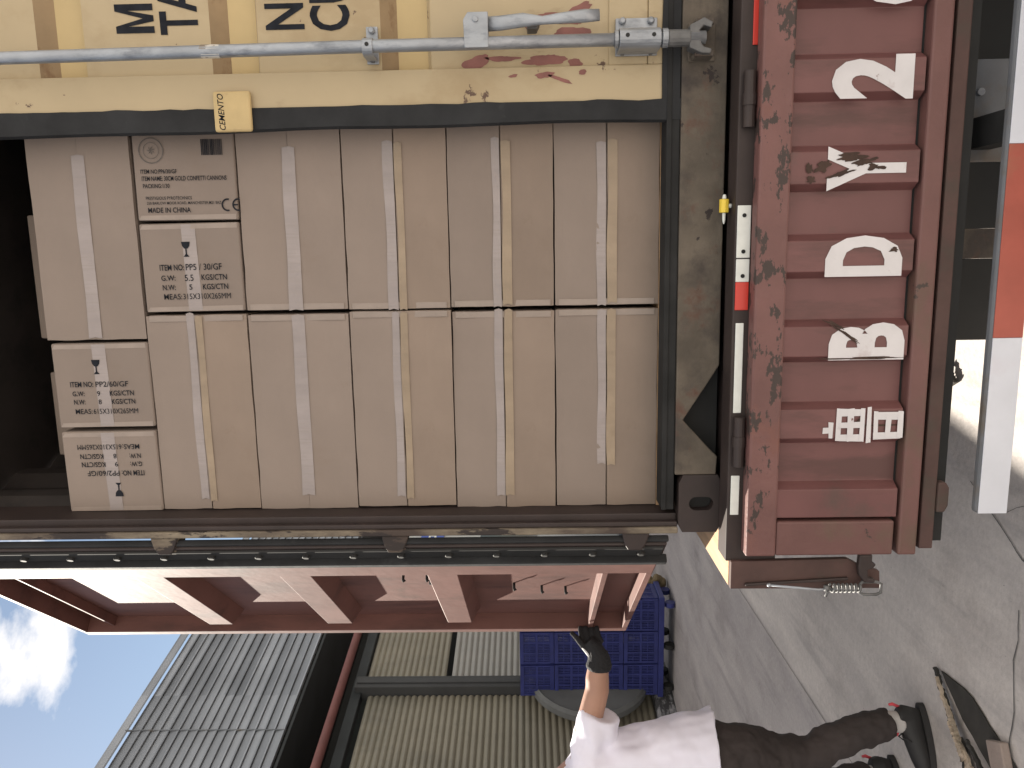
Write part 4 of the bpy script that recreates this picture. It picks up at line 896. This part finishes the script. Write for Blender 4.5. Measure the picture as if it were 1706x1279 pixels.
# socks and shoes
def shoe(heel,toe,name='shoe'):
    h=Vector((*heel,0)); t=Vector((*toe,0)); d=(t-h).normalized(); q=Vector((-d.y,d.x,0)); ln=(t-h).length
    def P(u,z,s=0): p=h+d*ln*u+q*s; return Vector((p.x,p.y,z))
    b=MB(); b.tube([P(.02,.055),P(.12,.062),P(.3,.06),P(.5,.052),P(.75,.042),P(.95,.034)],[(.040,.030),(.052,.036),(.050,.040),(.045,.046),(.036,.047),(.024,.034)],16)
    b.tube([P(.17,.06),P(.16,.115)],[(.046,.036),(.040,.036)],14)
    o=pb(b,name,M['shoe'],.006,3)
    b=MB(); n=26; out=[]
    for i in range(n):
        a=2*math.pi*i/n; u=.5+.54*math.cos(a); s=.045*math.sin(a)*(1+.12*math.cos(a)); out.append(P(u,0,s))
    v=[(p.x,p.y,.002) for p in out]+[(p.x,p.y,.026) for p in out]
    b.add(v,[tuple(range(n)),tuple(range(n,2*n))]+[(i,(i+1)%n,n+(i+1)%n,n+i) for i in range(n)])
    c=MB(); c.v=[PM@v_ for v_ in b.v]; c.f=b.f; c.build('sole',M['sole'],o)
    b=MB(); b.tube([P(.02,.10),P(-.02,.125),P(-.01,.14)],[.006,.007,.005],8); b.tube([P(.34,.112),P(.40,.125),P(.36,.145)],[.006,.009,.005],8)
    c=MB(); c.v=[PM@v_ for v_ in b.v]; c.f=b.f; c.build('pull_tab',M['pinkred'],o,smooth=True)
    b=MB()
    for s in (1,-1): b.tube([P(.38,.10,0),P(.44,.11,.02*s),P(.50,.085,.035*s),P(.44,.08,.03*s),P(.38,.098,.004*s)],.0025,6)
    c=MB(); c.v=[PM@v_ for v_ in b.v]; c.f=b.f; c.build('lace',M['shoe'],o,smooth=True)
shoe((-1.075,.625),(-1.315,.50)); shoe((-1.455,.83),(-1.635,.66))
for a in ((-1.135,.603),(-1.51,.78)):
    b=MB(); b.tube([(a[0]+.0,a[1],.17),(a[0],a[1],.09)],[.043,.043],14); pb(b,'sock',M['sock'],.008,2)
# gloved right hand: fingers hook round the door's free edge
b=MB()
b.tube([(-.915,.643,1.328),(-.90,.645,1.327),(-.872,.650,1.326),(-.85,.656,1.332)],[.050,.055,.047,.042],14)
b.tube([(-.880,.650,1.326),(-.850,.660,1.335),(-.822,.672,1.350),(-.805,.68,1.366)],[(.042,.044),(.038,.046),(.032,.048),(.026,.042)],14)
for i,(z,ln) in enumerate([(1.395,.070),(1.372,.074),(1.348,.068),(1.324,.055)]):
    b.tube([(-.818,.675,z-.012),(-.795,.690,z),(-.775,.712,z+.004),(-.768,.725,z+.004)],[.013,.0115,.0105,.009],8)
b.tube([(-.845,.655,1.36),(-.818,.658,1.392),(-.790,.672,1.418),(-.772,.684,1.440)],[.017,.014,.012,.009],8)
pb(b,'glove',M['glove'],.0045,2)
b=MB(); b.tube([(-.872,.648,1.358),(-.848,.652,1.374),(-.826,.656,1.392),(-.806,.664,1.412)],[(.006,.012),(.008,.016),(.007,.013),(.005,.008)],8); pb(b,'glove_back',M['glovew'],.004,2)
